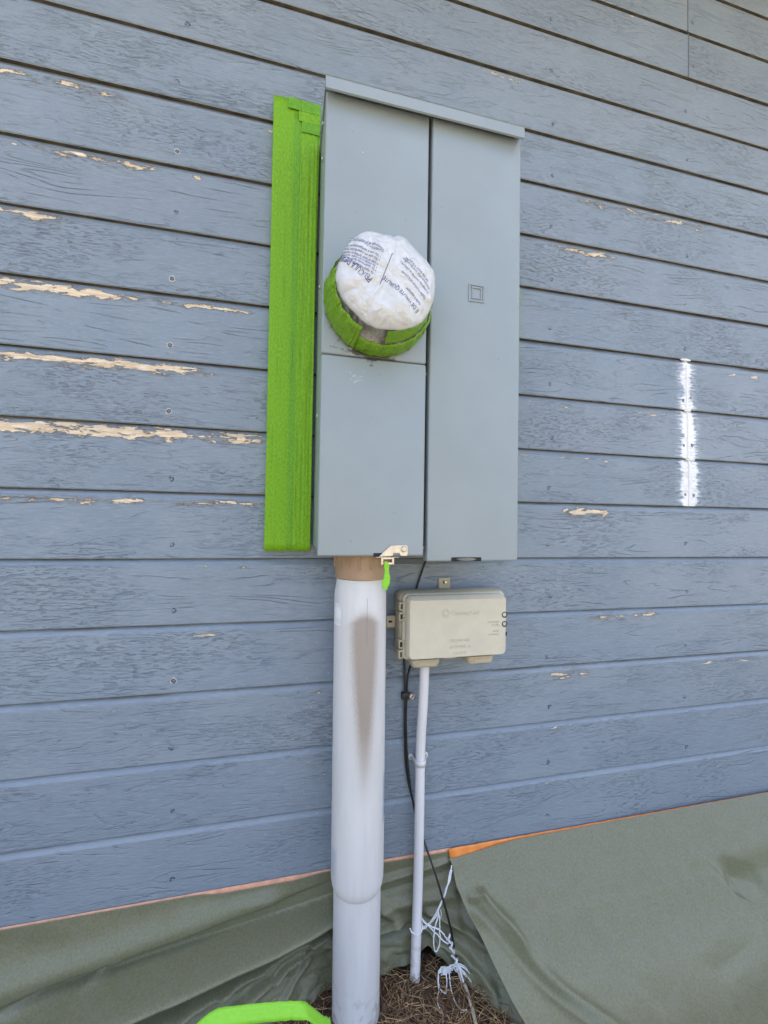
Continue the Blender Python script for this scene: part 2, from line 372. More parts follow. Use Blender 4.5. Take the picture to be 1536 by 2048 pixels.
# ---- the house wall: every siding board a part, its nails sub-parts
wall = empty('house_wall', (0, .03, 0), 'blue-grey painted wood lap siding wall with peeling paint behind the meter panel', 'wall')
ROW = {-5: (0, .2032), -4: (-.0022, .3296), -3: (-.0008, .4540), -2: (-.0005, .5831), -1: (-.0025, .7106), 0: (-.0019, .8358), 1: (.0021, .9633), 2: (0, 1.0889),
       3: (.0001, 1.2156), 4: (.0035, 1.3444), 5: (.0034, 1.4700), 6: (.0024, 1.5962), 7: (-.0007, 1.7274), 8: (-.0017, 1.8524), 9: (-.0026, 1.9797), 10: (-.0018, 2.1082), 11: (.003, 2.2274)}
for k in range(12, 17): ROW[k] = (.001, 2.2274+.127*(k-11))
XL, XR = -1.7, 2.5
def make_board(k, x0, x1):
    (a0, b0), (a1, b1) = ROW[k], ROW[k+1]
    bm = bmesh.new(); rings = []
    nseg = max(2, int((x1-x0)/.35))
    for i in range(nseg+1):
        x = x0+(x1-x0)*i/nseg
        wob = .0007*nz(x*2.1, k*3.3)
        zb = a0*x+wob; zt = a1*x+b1-b0+.0007*nz(x*2.1, (k+1)*3.3); yo = .0008*nz(x*1.3, k*7.7)
        rings.append([(x, yo+p, q) for p, q in ((.0, zb+.0018), (.0, zt-.0125), (.0012, zt-.0112), (.0076, zt-.0016), (.0082, zt+.010), (.018, zt+.010),
                                             (.018, zb+.013), (.0074, zb+.013), (.0074, zb), (.0018, zb))])
    loft(bm, rings)
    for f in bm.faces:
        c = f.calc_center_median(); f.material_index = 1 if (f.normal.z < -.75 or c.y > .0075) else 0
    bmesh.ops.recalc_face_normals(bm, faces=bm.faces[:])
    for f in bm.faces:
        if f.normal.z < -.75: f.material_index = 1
    o = link('siding_board', bm, None, wall, (0, 0, b0), mats=[M['board'], M['under']])
    for kk, vv in dict(peel_z=.019, peel_w=.011, peel_xa=9., peel_ha=.1, peel_sa=0., peel_xb=9., peel_hb=.1, peel_sb=0., seal_x=9., seal_w=.01).items(): o[kk] = vv
    return o
JT = {10: 1.0102, 11: 1.0085, 12: 1.007, 13: 1.006, 3: 1.0022, 2: 1.0062, 1: 1.0105}
BOARDS = {}
for k in range(-5, 16):
    if k in JT:
        g = .0018 if k > 9 else .0012
        BOARDS[k] = [make_board(k, XL, JT[k]-g), make_board(k, JT[k]+g, XR)]
    else: BOARDS[k] = [make_board(k, XL, XR)]
def peel(k, n, x, h, s, z=None, w=None, idx=0):
    b = BOARDS[k][idx]; b['peel_x'+n] = x; b['peel_h'+n] = h; b['peel_s'+n] = s
    if z: b['peel_z'] = z
    if w: b['peel_w'] = w
peel(3, 'a', -.50, .20, .96, .018, .0075); peel(3, 'b', -.21, .16, .66)
peel(2, 'a', -.42, .30, .90, .019, .0080); peel(2, 'b', -.80, .2, .9)
peel(1, 'a', -.45, .30, .95, .018, .0100); peel(1, 'b', -.11, .07, .80)
peel(6, 'a', -.42, .12, .53); peel(6, 'b', .88, .24, .55)
peel(5, 'a', -.36, .12, .50); peel(5, 'b', .70, .10, .66)
peel(4, 'a', -.47, .07, .66); peel(0, 'a', -.3, .3, .58); peel(0, 'b', .70, .07, .88, .020, .008)
peel(-2, 'a', .80, .12, .54); peel(-3, 'a', .66, .06, .62)
for k, w in ((3, .016), (2, .024), (1, .026)):
    for o in BOARDS[k]: o['seal_x'] = JT[k]; o['seal_w'] = w
# sealant beads in the lower joint, grey filler in the upper one
for k in (1, 2, 3):
    (a0, b0), (a1, b1) = ROW[k], ROW[k+1]; x = JT[k]
    bm = bmesh.new(); P = []; rad = []
    n = 22
    for i in range(n+1):
        t = i/n; z = b0+a0*x+.001+(b1-b0-.003)*t
        P.append(Vector((x+.0009*nz(z*30, k)+(.003*(t-.8) if k == 3 and t > .8 else 0), .0002+(.006*sstep(.9, 1, t)), z)))
        rad.append(.0032*(1+.25*nz(z*55, k*2)) if t < .93 else .0045)
    tube(bm, P, .003, 10, rad); link('sealant_bead', bm, M['caulk'], wall, smooth=60)
    bm = bmesh.new()   # lump squeezed into the groove above
    zt = b1+a1*x
    w0, w1 = {3: (-.020, .012), 2: (-.012, .008), 1: (-.011, .017)}[k]
    Pz = [Vector((x+w0+(w1-w0)*i/12, -.0005+.0012*nz(i*.9, k), zt-.0022+.0012*nz(i*.7, k+5))) for i in range(13)]
    tube(bm, Pz, .003, 8, [.0012+.0024*math.sin(math.pi*(i+.5)/13)*(1+.4*nz(i*1.3, k)) for i in range(13)])
    link('sealant_bead', bm, M['caulk'], wall, smooth=60)
for k in (10, 11, 12, 13):
    (a0, b0), (a1, b1) = ROW[k], ROW[k+1]; x = JT[k]; bm = bmesh.new(); n = 10
    P = [Vector((x+.0007*nz(i*.8, k), .0022, b0+a0*x+.001+(b1-b0-.004)*i/n)) for i in range(n+1)]
    tube(bm, P, .0026, 8); link('joint_filler', bm, M['seam'], wall, smooth=60)
# nails: head meshes shared between copies
def nail_mesh(kind):
    bm = bmesh.new(); n = 14
    disc_y(bm, 0, 0, .0036, .0, -.0006 if kind else .0, n, .0004)
    me = bpy.data.meshes.new('nail_head'); bm.to_mesh(me); bm.free(); me.materials.append(M['nail'] if kind else M['rust']); return me
NM = [nail_mesh(1)]
def rim_mesh(seed, r0, r1, part=1.):
    bm = bmesh.new(); n = 18; a = []; b = []
    rr = random.Random(seed); m = int(n*part)
    for i in range(m+1):
        t = 2*math.pi*i/n+seed
        q = r1*(1+.22*rr.uniform(-1, 1))
        a.append(bm.verts.new((r0*math.cos(t), 0, r0*math.sin(t)))); b.append(bm.verts.new((q*math.cos(t), .0004, q*math.sin(t))))
    for i in range(m): bm.faces.new((a[i], a[i+1], b[i+1], b[i]))
    me = bpy.data.meshes.new('nail_rim'); bm.to_mesh(me); bm.free(); return me
RIM = [rim_mesh(i, .0034, .0050, p) for i, p in enumerate((.55, .7, .4, 1.))]
for m in RIM: m.materials.append(M['rust'])
BARE = [rim_mesh(11+i, .003, .0060, 1.) for i in range(3)]
for m in BARE: m.materials.append(M['chalk'])
def sub(me, parent, x, y, z, name, s=1., rz=0):
    o = bpy.data.objects.new(name, me); COL.objects.link(o); o.parent = parent
    o.location = (x, y, z-parent.location.z); o.scale = (s, 1, s); o.rotation_euler = (0, rz, 0); 
    o.location = Vector((x, y, z))-Vector(parent.matrix_basis.translation)
    return o
rn = random.Random(3)
COLS = [(-.623, 0), (-.2125, .0), (.194, 0), (.6, .0), (.9985, .0), (1.405, 0), (1.81, 0)]
bare_rows = {(1, 6), (1, 4), (1, 3), (1, 2), (1, -2)}
LEFT = {7: -.226, 6: -.222, 5: -.2205, 4: -.2245, 3: -.225, 2: -.2235, 1: -.2165, 0: -.212, -1: -.2052, -2: -.2018, -3: -.2022, -4: -.1965, -5: -.1945}
for ci, (cx, _) in enumerate(COLS):
    if ci == 2: continue
    for k in range(-5, 14):
        if ci == 4 and k in (1, 2, 3): xs = [JT[k]-.0125, JT[k]+.0135]
        elif ci == 4 and k > 9: xs = [JT[k]+.013]
        else: xs = [cx+rn.uniform(-.005, .005)]
        if ci == 1 and k in LEFT: xs = [LEFT[k]]
        for x in xs:
            idx = 1 if (k in JT and x > JT[k]) else 0
            b = BOARDS[k][idx]; z = ROW[k][1]+rn.uniform(.022, .036)
            s = rn.uniform(.8, 1.1)
            sub(NM[0], b, x, .0003, z, 'nail_head', s)
            if (ci, k) in bare_rows:
                sub(rn.choice(BARE), b, x, -.0007, z, 'bare_patch', s*rn.uniform(.9, 1.15), rn.uniform(0, 6))
                sub(RIM[3], b, x, -.0011, z, 'nail_rim', s*.8, rn.uniform(0, 6))
            else: sub(rn.choice(RIM[:3]), b, x, -.0009, z, 'nail_rim', s, rn.uniform(0, 6))
bm = bmesh.new(); box(bm, -4, 4.4, .0185, .16, .19, 3.0); link('wall_core', bm, M['core'], wall)
bm = bmesh.new(); box(bm, -4, 4.4, .022, .22, -.1, .1895); link('foundation', bm, M['concrete'], wall)
bm = bmesh.new(); box(bm, -4, 4.4, -.48, .2, 2.36, 2.39) if False else box(bm, -4.2, 4.6, -.55, .3, 2.56, 2.66); link('unseen_soffit', bm, M['unseen_soffit'], wall)  # unseen eave, set low and cream to shade and warm the upper boards
bm = bmesh.new(); prism(bm, [(-.60, 2.665), (.3, 2.665), (4.0, 4.2), (4.0, 4.32), (-.60, 2.78)], -4.3, 4.7)
for v in bm.verts: v.co = Vector((v.co.y, v.co.x, v.co.z))
link('roof', bm, M['roof'], wall)

# ================================================================= METER PANEL
PX0, PX1, PD = .0500, .4255, .150
panel = empty('meter_panel', (.237, 0, .85), 'tall grey metal electric meter panel with hooded top mounted on the siding', 'electrical panel')
bm = bmesh.new(); box(bm, PX0+.001, PX1-.0035, -.132, -.001, .862, 1.664, .003); link('enclosure', bm, M['box'], panel, smooth=30)
# near-black strip painting the shade in the gap between the covers
bm = bmesh.new(); box(bm, .2375, .2475, -.1335, -.1322, .865, 1.655); link('cover_gap_shade', bm, M['dark'], panel)
def cover(name, x0, x1, z0, z1, d, skirt=.018, r=.0035):
    """folded sheet cover: flat front with rounded folds and side flanges"""
    bm = bmesh.new(); rings = []
    for ins, y in ((0, -d+skirt), (0, -d+r), (.0003*r/.0035, -d+r*.6), (r*.3, -d+r*.15), (r, -d)):
        rings.append([(x, y, z) for x, z in rrect(x0+ins, x1-ins, z0+ins, z1-ins, .0028, 3)])
    loft(bm, rings, False, True); return link(name, bm, M['box'], panel, smooth=50)
cover('meter_cover', PX0, .2388, 1.1995, 1.6585, PD)
cover('lower_cover', PX0+.0005, .2385, .8525, 1.1975, PD+.001)
cover('breaker_door', .2448, PX1, .8425, 1.6575, PD+.002, .0225)
bm = bmesh.new()   # hood with turned-down lip
prism(bm, [(-.001, 1.676), (-.162, 1.668), (-.1665, 1.666), (-.168, 1.6635), (-.168, 1.6445), (-.1650, 1.6435), (-.1640, 1.6455), (-.1640, 1.6600), (-.001, 1.6645)], PX0-.0025, PX1-.0030)
for v in bm.verts: v.co = Vector((v.co.y, v.co.x, v.co.z))
link('hood', bm, M['box'], panel, smooth=25)
# embossed square emblem, knock-out dimple
def ring_rect(bm, x0, x1, z0, z1, w, y0, y1):
    for a in ((x0, x1, z0, z0+w), (x0, x1, z1-w, z1), (x0, x0+w, z0+w, z1-w), (x1-w, x1, z0+w, z1-w)): box(bm, a[0], a[1], y0, y1, a[2], a[3])
bm = bmesh.new(); yb, yf = -PD-.0021, -PD-.0038
ring_rect(bm, .3187, .3500, 1.3252, 1.3575, .0022, yb, yf)
D = [(.3262, 1.3325), (.3262, 1.3500), (.3250, 1.3500), (.3250, 1.3518), (.3425, 1.3518), (.3438, 1.3500), (.3438, 1.3325), (.3425, 1.3310), (.3250, 1.3310), (.3250, 1.3325)]
for a in ((.3255, .3275, 1.3325, 1.3505), (.3240, .3445, 1.3505, 1.3522), (.3427, .3445, 1.3325, 1.3505), (.3240, .3445, 1.3308, 1.3325)): box(bm, a[0], a[1], yb, yf, a[2], a[3])
link('emblem', bm, M['box'], panel)
bm = bmesh.new(); disc_y(bm, .1153, 1.562, .0022, -PD+.001, -PD-.0007, 10, .0004); link('rivet', bm, M['zinc_dull'], panel)
def screw(parent, x, y, z, r, axis, name='screw', mat='zinc', slot=True):
    bm = bmesh.new(); disc_y(bm, 0, 0, r, .0, -r*.55, 16, r*.25)
    if slot:
        bm2 = bm; box(bm2, -r*.85, r*.85, -r*.62, -r*.5, -r*.12, r*.12)
    if axis == 'x':
        for v in bm.verts: v.co = Vector((v.co.y, v.co.x, v.co.z))
    o = link(name, bm, M[mat], parent, smooth=30)
    for v in o.data.vertices: v.co += Vector((x, y, z))
    return o
for z in (1.655, 1.587, 1.345, 1.105): screw(panel, PX0-.0002, -.092, z, .0042, 'x')
for z in (1.187, .866): screw(panel, .2425, -.1325, z, .0032, 'y')
# hasp on the lower cover
bm = bmesh.new()
prism(bm, [(.1562, .8520), (.1757, .8702), (.1790, .8712), (.2050, .8722), (.2078, .8700), (.2080, .8560), (.2060, .8535), (.1960, .8535), (.1940, .8550), (.1930, .8585), (.1815, .8585), (.1810, .8535)], -PD-.0012, -PD-.0042)
link('hasp', bm, M['zinc'], panel, smooth=20)
bm = bmesh.new(); disc_y(bm, .2005, .8648, .0050, -PD-.004, -PD-.0085, 20, .0012); link('rivet', bm, M['zinc'], panel, smooth=30)
bm = bmesh.new(); box(bm, .150, .1905, -PD-.010, -PD+.012, .8505, .8520, .0005, 1); ring_rect(bm, .1600, .1830, .8385, .8512, .0035, -PD-.003, -PD-.0055); link('hasp_loop', bm, M['zinc'], panel)
bm = bmesh.new(); box(bm, .147, .162, -PD-.0016, -PD+.004, .8522, .8580); link('latch_slot', bm, M['dark'], panel)
# pull of the breaker door
bm = bmesh.new(); box(bm, .2910, .3500, -PD-.0026, -PD+.004, .8430, .8500); link('pull_slot', bm, M['dark'], panel)
bm = bmesh.new(); n = 16
loft(bm, [[(.319+.0205*s*math.cos(2*math.pi*i/n), -PD-.003-.0045*h, .8468+.0030*s*math.sin(2*math.pi*i/n)) for i in range(n)] for s, h in ((1, 0), (1, .6), (.85, 1))])
link('door_pull', bm, M['pull'], panel, smooth=40)

# meter under its plastic wrap
MX, MZ = .1475, 1.2945
meter = empty('electric_meter', (MX, -PD, MZ), 'round electric meter on the panel wrapped in white masking film and green tape', 'meter')
def lathe_y(bm, prof, n=64, f=None, caps=(False, False), a0=0, a1=2*math.pi):
    full = abs(a1-a0-2*math.pi) < 1e-6; m = n if full else n+1; rings = []
    for r, d in prof:
        ring = []
        for i in range(m):
            t = a0+(a1-a0)*i/n; q, dd = (r, d) if f is None else f(r, d, t)
            ring.append((MX+q*math.cos(t), -dd, MZ+q*math.sin(t)))
        rings.append(ring)
    if full: loft(bm, rings, *caps)
    else:
        R = [[bm.verts.new(p) for p in r] for r in rings]
        for a, b in zip(R, R[1:]):
            for i in range(m-1): bm.faces.new((a[i], a[i+1], b[i+1], b[i]))
bm = bmesh.new(); lathe_y(bm, [(.086, .1515), (.086, .176), (.082, .181), (.076, .181)], 64, caps=(False, True)); link('meter_ring', bm, M['zinc_dull'], meter, smooth=30)
bm = bmesh.new(); lathe_y(bm, [(.072, .1812), (.072, .215), (.066, .225)], 64, caps=(False, True)); link('meter_body', bm, M['zinc_dull'], meter, smooth=30)
def crumple(t, d, x, z):
    rr_ = math.hypot(x, z); th = math.atan2(z, x)
    fold = (.0020*(abs(nz(math.cos(th)*3.2, math.sin(th)*3.2, rr_*9))-.2)+.0014*(abs(nz(x*30+z*22, z*12-x*14, 6))-.2))*sstep(.0, .035, rr_)
    return fold*1.6+(.0022*nz(x*26, z*26, 3)+.0016*(abs(nz(x*48+4, z*60, 9))-.25)+.0008*(abs(nz(x*120, z*110, 2))-.2))
RIMR = [1.0, 1.03, .985, 1.01, .985, 1.045, 1.07, .985, 1.03, 1.0, .965, 1.0, .975, 1.01, 1.03, .985]
def rim(t):
    u = (t/(2*math.pi))*16; i = int(math.floor(u)); f = u-i
    return RIMR[i % 16]*(1-f)+RIMR[(i+1) % 16]*f
CAPR = .0800
def capdepth(dx, dz):
    r = math.hypot(dx, dz)/CAPR
    return .2475-.011*r**2-.014*r**6-.004*dz/CAPR+crumple(0, 0, dx, dz)*2.0
bm = bmesh.new(); nr, na = 30, 128
C = bm.verts.new((MX, -capdepth(0, 0), MZ)); prev = None
for j in range(1, nr+9):
    ring = []
    for i in range(na):
        t = 2*math.pi*i/na
        if j <= nr:
            r = CAPR*j/nr*rim(t)**(j/nr); dx, dz = r*math.cos(t), r*math.sin(t); d = capdepth(dx/rim(t), dz/rim(t))
            ring.append(bm.verts.new((MX+dx, -d, MZ+dz)))
        else:
            q = (j-nr)/8; low = max(0, -math.sin(t-.15))
            e = capdepth(CAPR*math.cos(t), CAPR*math.sin(t))
            r = CAPR*rim(t)*(1-(.03+.05*low)*q+.010*math.sin(math.pi*q))+.0016*nz(math.cos(t)*9, math.sin(t)*9, q*4)*q
            back = .194+.020*sstep(.15, .9, -math.sin(t+.12)); d = e-(e-(back+.004*nz(math.cos(t)*6, math.sin(t)*6, 5)))*q
            ring.append(bm.verts.new((MX+r*math.cos(t), -d, MZ+r*math.sin(t))))
    for i in range(na):
        if prev is None: bm.faces.new((C, ring[i], ring[(i+1) % na]))
        else: bm.faces.new((prev[i], prev[(i+1) % na], ring[(i+1) % na], ring[i]))
    prev = ring
film = link('plastic_film', bm, M['film'], meter, smooth=180)
bm = bmesh.new()
def skf(r, d, t):
    return r*(1+.02*nz(math.cos(t)*14, math.sin(t)*14, d*60))+.0009*math.sin(t*61+4*nz(t*2, 1))*sstep(.17, .19, d), d
lathe_y(bm, [(.0880, .1525), (.0890, .165), (.0885, .178), (.0865, .188), (.0815, .200), (.0760, .212), (.0715, .222)], 180, skf)
link('clear_film', bm, M['skirt'], meter, smooth=180)
# green tape band round the ring, with torn overlapping ends
def band(name, a0, a1, prof, n, mat, off=0., tear=.0):
    bm = bmesh.new()
    def f(r, d, t):
        c = .0022*nz(math.cos(t)*12, math.sin(t)*12, d*45+off)+.0030*(abs(nz(math.cos(t)*26, math.sin(t)*26, d*30+off))-.2)
        edge = max(0, 1-min(t-a0, a1-t)/.05)
        return r+off+c, d+tear*edge*nz(d*300, off*9+3)+(.003+off*9)*(nz(t*5, off*50)+.5*nz(t*17, off*50))*sstep(.165, .20, d)
    lathe_y(bm, prof, n, f, a0=a0, a1=a1); o = link(name, bm, mat, meter, smooth=35); thicken(o, .0006); return o
R_ = math.radians
band('tape_band', R_(178), R_(392), [(.0925, .1518), (.0935, .157), (.0928, .166), (.0915, .176), (.0890, .184), (.0868, .190)], 120, M['greenb'])
band('tape_band', R_(168), R_(243), [(.0940, .1530), (.0948, .160), (.0935, .172), (.0905, .185), (.0880, .1950), (.0850, .205), (.0815, .213)], 90, M['greenb'], .0006, .012)
band('tape_band', R_(20), R_(172), [(.0920, .153), (.0925, .165), (.0905, .180)], 60, M['greenb'])
bm = bmesh.new()   # loose tape piece stuck across the film, lower right
def loose(u, v):
    t = R_(272+58*u); d = .1930+.026*v+.008*u+.003*nz(u*3, v*2)
    if u < .08: d += .002*nz(v*14, 1); t -= R_(1.5*nz(v*11, 4))
    r = .0865-.009*v-.001*u+.0008*nz(u*9, v*5, 2)
    return Vector((MX+r*math.cos(t), -d, MZ+r*math.sin(t)))
grid(bm, loose, 30, 8); o = link('tape_piece', bm, M['greenb'], meter, smooth=180); thicken(o, .0006)
# print on the film: flat lettering laid onto the film surface
ET = film.data
from mathutils.bvhtree import BVHTree
bvh = BVHTree.FromPolygons([v.co.copy() for v in ET.vertices], [tuple(p.vertices) for p in ET.polygons])
inkm = bmesh.new(); inkb = bmesh.new()
def lay(bmo, body, size, x, z, ang, bend=0., xs=1.):
    """text starting at wall position (x, z), running at ang degrees, bent by 'bend' per metre"""
    me = text_mesh(body, size); vm = {}
    b2 = bmesh.new(); b2.from_mesh(me); bpy.data.meshes.remove(me)
    es = [e for e in b2.edges if e.calc_length() > size*.35]
    bmesh.ops.subdivide_edges(b2, edges=es, cuts=2)
    bmesh.ops.triangulate(b2, faces=b2.faces[:])
    for f in b2.faces:
        pts = []
        for v in f.verts:
            if v.index not in vm:
                s, h = v.co.x*xs, v.co.y; a = math.radians(ang)+bend*s*.5
                px = x+s*math.cos(a)-h*math.sin(a); pz = z+s*math.sin(a)+h*math.cos(a)
                hit = bvh.ray_cast(Vector((px, -.5, pz)), Vector((0, 1, 0)))
                vm[v.index] = bmo.verts.new(hit[0]+Vector((0, -.0006, 0))) if hit[0] and hit[1].y < -.12 or (hit[0] and hit[1].y > .12) else None
            pts.append(vm[v.index])
        if all(pts):
            try: bmo.faces.new(pts)
            except ValueError: pass
    b2.free()
def UV(px, py):   # measured picture offsets of the print, turned into metres on the film
    return (.1372+(px-770)*.000806, 1.2845+(px-770)*.000124-(py-555)*.000773)
def L(bmo, body, px, py, ang, size, bend=0., xs=1.): x, z = UV(px, py); lay(bmo, body, size, x, z, ang, bend, xs)
L(inkb, 'PELÍCULA DE ENMASCARAR', 747, 555, 140, .0132, -1.5, .66)
for (px, py, s) in ((752, 545, '• Es recomendable su aplicación en interiores'), (754, 537.5, '• Se desprende fácilmente con la mano'), (756, 530.5, '• Se alarga y protege muebles y pisos'),
                    (758, 523.5, '• Use el lado brillante hacia afuera'), (760.5, 517, '• No use en superficies mojadas o calientes'), (763, 510, '• No use a temperaturas bajo 0 °C'),
                    (768, 499, 'Precaución: Las películas de plástico pueden'), (769, 492.5, 'Mantenga el producto fuera del alcance')):
    L(inkm, s, px, py, 154, .0064, 0, .8)
L(inkb, 'E DE HAUTE QUALITÉ', 842, 616, 143, .0092, .3, .80)
for (px, py, s, a) in ((846, 602, 'Facile à appliquer', 144), (856, 589, 'Faciles à utiliser et à enlever', 143),
                       (863, 577, 'Protège les meubles et planchers', 143), (866, 566, 'Masquage pour tous les travaux', 143), (862, 551, 'Ne pas laisser à la portée', 147)):
    L(inkm, s, px, py, a, .0062, .5, .75)
def stroke(bmo, p0, p1, w):
    n = 14; q = []
    for i in range(n+1):
        x0, z0 = UV(p0[0]+(p1[0]-p0[0])*i/n, p0[1]+(p1[1]-p0[1])*i/n); a, b = [bvh.ray_cast(Vector((x0+dx, -.5, z0)), Vector((0, 1, 0)))[0]+Vector((0, -.0006, 0)) for dx in (-w, w)]
        q.append((bmo.verts.new(a), bmo.verts.new(b)))
    for a, b in zip(q, q[1:]): bmo.faces.new((a[0], a[1], b[1], b[0]))
bl = bmesh.new(); stroke(bl, (785, 502), (761, 566), .0006); link('printed_line', bl, M['inkg'], meter)
tag(link('printed_text', inkm, M['ink'], meter), None, None, None, 'stuff'); tag(link('printed_heading', inkb, M['ink'], meter), None, None, None, 'stuff')

# ================================================================= GREEN TAPED STRIPS
strip = empty('taped_strip', (0, -.01, .853), 'tall strip of green masking tape left of the meter panel', 'masking tape')
def stripx(z, side):   # left edge and right edge of the strip in metres
    t = (z-.8526)/(1.76-.8526)
    return (-.0427-.0015*t) if side == 0 else .0445+.0080*max(0, t-.45)
bm = bmesh.new(); rings = []
for i in range(25):
    z = .8526+.9075*i/24; w = .0006*nz(z*9, 3); x0, x1 = stripx(z, 0)+w, stripx(z, 1)
    y = -.020+.0012*nz(z*6, 1)
    rings.append([(x0, -.0005, z), (x0, y+.001, z), (x0+.001, y, z), (x0+.032, y-.0008, z), (x0+.06, y+.0006, z), (x1-.001, y, z), (x1, y+.001, z), (x1, -.0005, z)])
loft(bm, rings); link('backing_strip', bm, M['green'], strip, smooth=20)
def tape_piece(x0, x1, z0, z1, y, mat, seed, torn=0.):
    bm = bmesh.new()
    nu, nv = 24, 60
    def f(u, v):
        z = z0+(z1-z0)*v; xs = stripx(z, 0)+.0427
        x = x0+(x1-x0)*u+xs+.0004*nz(z*8, seed)
        if torn and u > .5: x += torn*(nz(z*90, seed)*.6+.4*nz(z*200, seed))
        if torn and u < .5: x -= torn*(nz(z*70, seed+4)*.8)
        zz = z+(.0012*nz(u*7, seed) if v in (0, 1) else 0)
        return Vector((x, y+.0012*nz(z*6, 1)+.0004*abs(nz(x*60+seed, z*9))+(.0009 if seed == 3 else .0003)*nz(x*210, z*4, seed), zz))
    grid(bm, f, nu, nv); o = link('tape_length', bm, mat, strip, smooth=180); thicken(o, .0004)
tape_piece(-.0424, .0095, .8530, 1.7590, -.0214, M['green'], 1)
tape_piece(-.0020, .0290, .8545, 1.7300, -.0217, M['green2'], 2)
tape_piece(.0115, .0455, .8535, 1.7450, -.0221, M['green'], 3)
def patch(pts, y, mat, name='tape_tab'):
    bm = bmesh.new(); prism(bm, pts, y, y-.0006); link(name, bm, mat, strip)
def torn_rect(x0, x1, z0, z1, sl, seed):
    p = [(x0+.0022*nz(i*.8, seed)+.001*nz(i*2.3, seed), z0+(z1-z0)*i/8) for i in range(9)]
    p = [(x, z+sl*(x-x0)) for x, z in p]
    return p+[(x1, z1+sl*(x1-x0)), (x1, z0+sl*(x1-x0))]
patch(torn_rect(.0120, .0480, 1.6945, 1.716, -.02, 3), -.0238, M['green2'])
patch(torn_rect(.0060, .0485, 1.7150, 1.739, -.02, 6), -.0242, M['green'])
patch(torn_rect(-.0150, .0490, 1.7370, 1.7590, -.05, 9), -.0247, M['green2'])
bm = bmesh.new(); rings = []
for i in range(13):
    z = .8526+.60*i/12; x1 = .5065-.0035*(1-i/12)+.0008*nz(z*7, 2)
    rings.append([(.4285, -.0005, z), (.4285, -.019, z), (x1-.001, -.020, z), (x1, -.019, z), (x1, -.0005, z)])
loft(bm, rings); tag(link('taped_strip', bm, M['green']), 'green taped strip just showing behind the right edge of the meter panel', 'masking tape')

# ================================================================= LARGE CONDUIT
con = empty('conduit_pipe', (.142, -.075, 0), 'thick white plastic conduit with brown stain rising to the meter panel', 'conduit')
CX, CY = .1408, -.075
bm = bmesh.new(); lathe_z(bm, CX+.0005, CY, [(.0478, .8060), (.0505, .8075), (.0515, .826), (.0522, .852)], 56)
link('adapter', bm, M['adapter'], con, smooth=35)
for i in range(16):
    t = 2*math.pi*(i+.35)/16; bm = bmesh.new(); box(bm, -.0018, .0018, .0, .004, .826, .852, .0008, 1)
    o = link('adapter_rib', bm, M['adapter'], con)
    for v in o.data.vertices:
        p = v.co.copy(); p.y += .0500; v.co = Vector((CX+p.y*math.cos(t)-p.x*math.sin(t), CY+p.y*math.sin(t)+p.x*math.cos(t), p.z))
def leaning(bm, prof, n=56):
    loft(bm, [[(CX-.0022+.0050*(1-min(1, z/.8))+r*math.cos(2*math.pi*i/n), CY+r*math.sin(2*math.pi*i/n), z) for i in range(n)] for r, z in prof])
bm = bmesh.new(); leaning(bm, [(.0455, .8055), (.0455, .801), (.0462, .795), (.0485, .781), (.0492, .773), (.0493, .70), (.0493, .60), (.0493, .50), (.0493, .40), (.0493, .30), (.0493, .262), (.0490, .252), (.0478, .243), (.0458, .237), (.0452, .2355)])
link('expansion_sleeve', bm, M['pvc'], con, smooth=30)
bm = bmesh.new(); leaning(bm, [(.0442, .245), (.0442, .12), (.0442, -.06)]); link('lower_pipe', bm, M['pvc2'], con, smooth=30)
bm = bmesh.new(); n = 8; R = []
for zz in (.722, .762):
    R.append([bm.verts.new((CX-.002+.0497*math.cos(math.radians(a)), CY+.0497*math.sin(math.radians(a)), zz)) for a in [188+4*i for i in range(n)]])
for i in range(n-1): bm.faces.new((R[0][i], R[0][i+1], R[1][i+1], R[1][i]))
link('sticker', bm, M['sticker'], con, smooth=180)
bm = bmesh.new(); P = [Vector((CX+.0022, CY-.0491, .79-.003*i)) for i in range(34)]
P = [Vector((p.x, CY-(.0491 if p.z < .775 else .0475), p.z)) for p in P[5:]]
tube(bm, P, .00022, 5); link('mould_line', bm, M['seam'], con)

# ================================================================= NETWORK BOX
nid = empty('network_box', (.335, 0, .64), 'beige plastic network interface box on the siding under the meter panel', 'utility box')
def shell(name, x0, x1, z0, z1, r, steps, mat, skew=None):
    bm = bmesh.new(); rings = []
    for ins, y in steps: rings.append([(x, y, z) for x, z in rrect(x0+ins, x1-ins, z0+ins, z1-ins, max(.001, r-ins*.5), 6)])
    loft(bm, rings); return link(name, bm, mat, nid, smooth=40)
NX0, NX1, NZ0, NZ1 = .2215, .4545, .6425, .7775
shell('base', NX0, NX1, NZ0, NZ1, .012, [(.002, -.008), (0, -.012), (0, -.043), (.002, -.046)], M['beige2'])
shell('cover_rim', NX0+.004, NX1-.004, NZ0+.002, NZ1-.001, .012, [(.0006, -.0462), (0, -.048), (0, -.055), (.002, -.0575)], M['beige'])
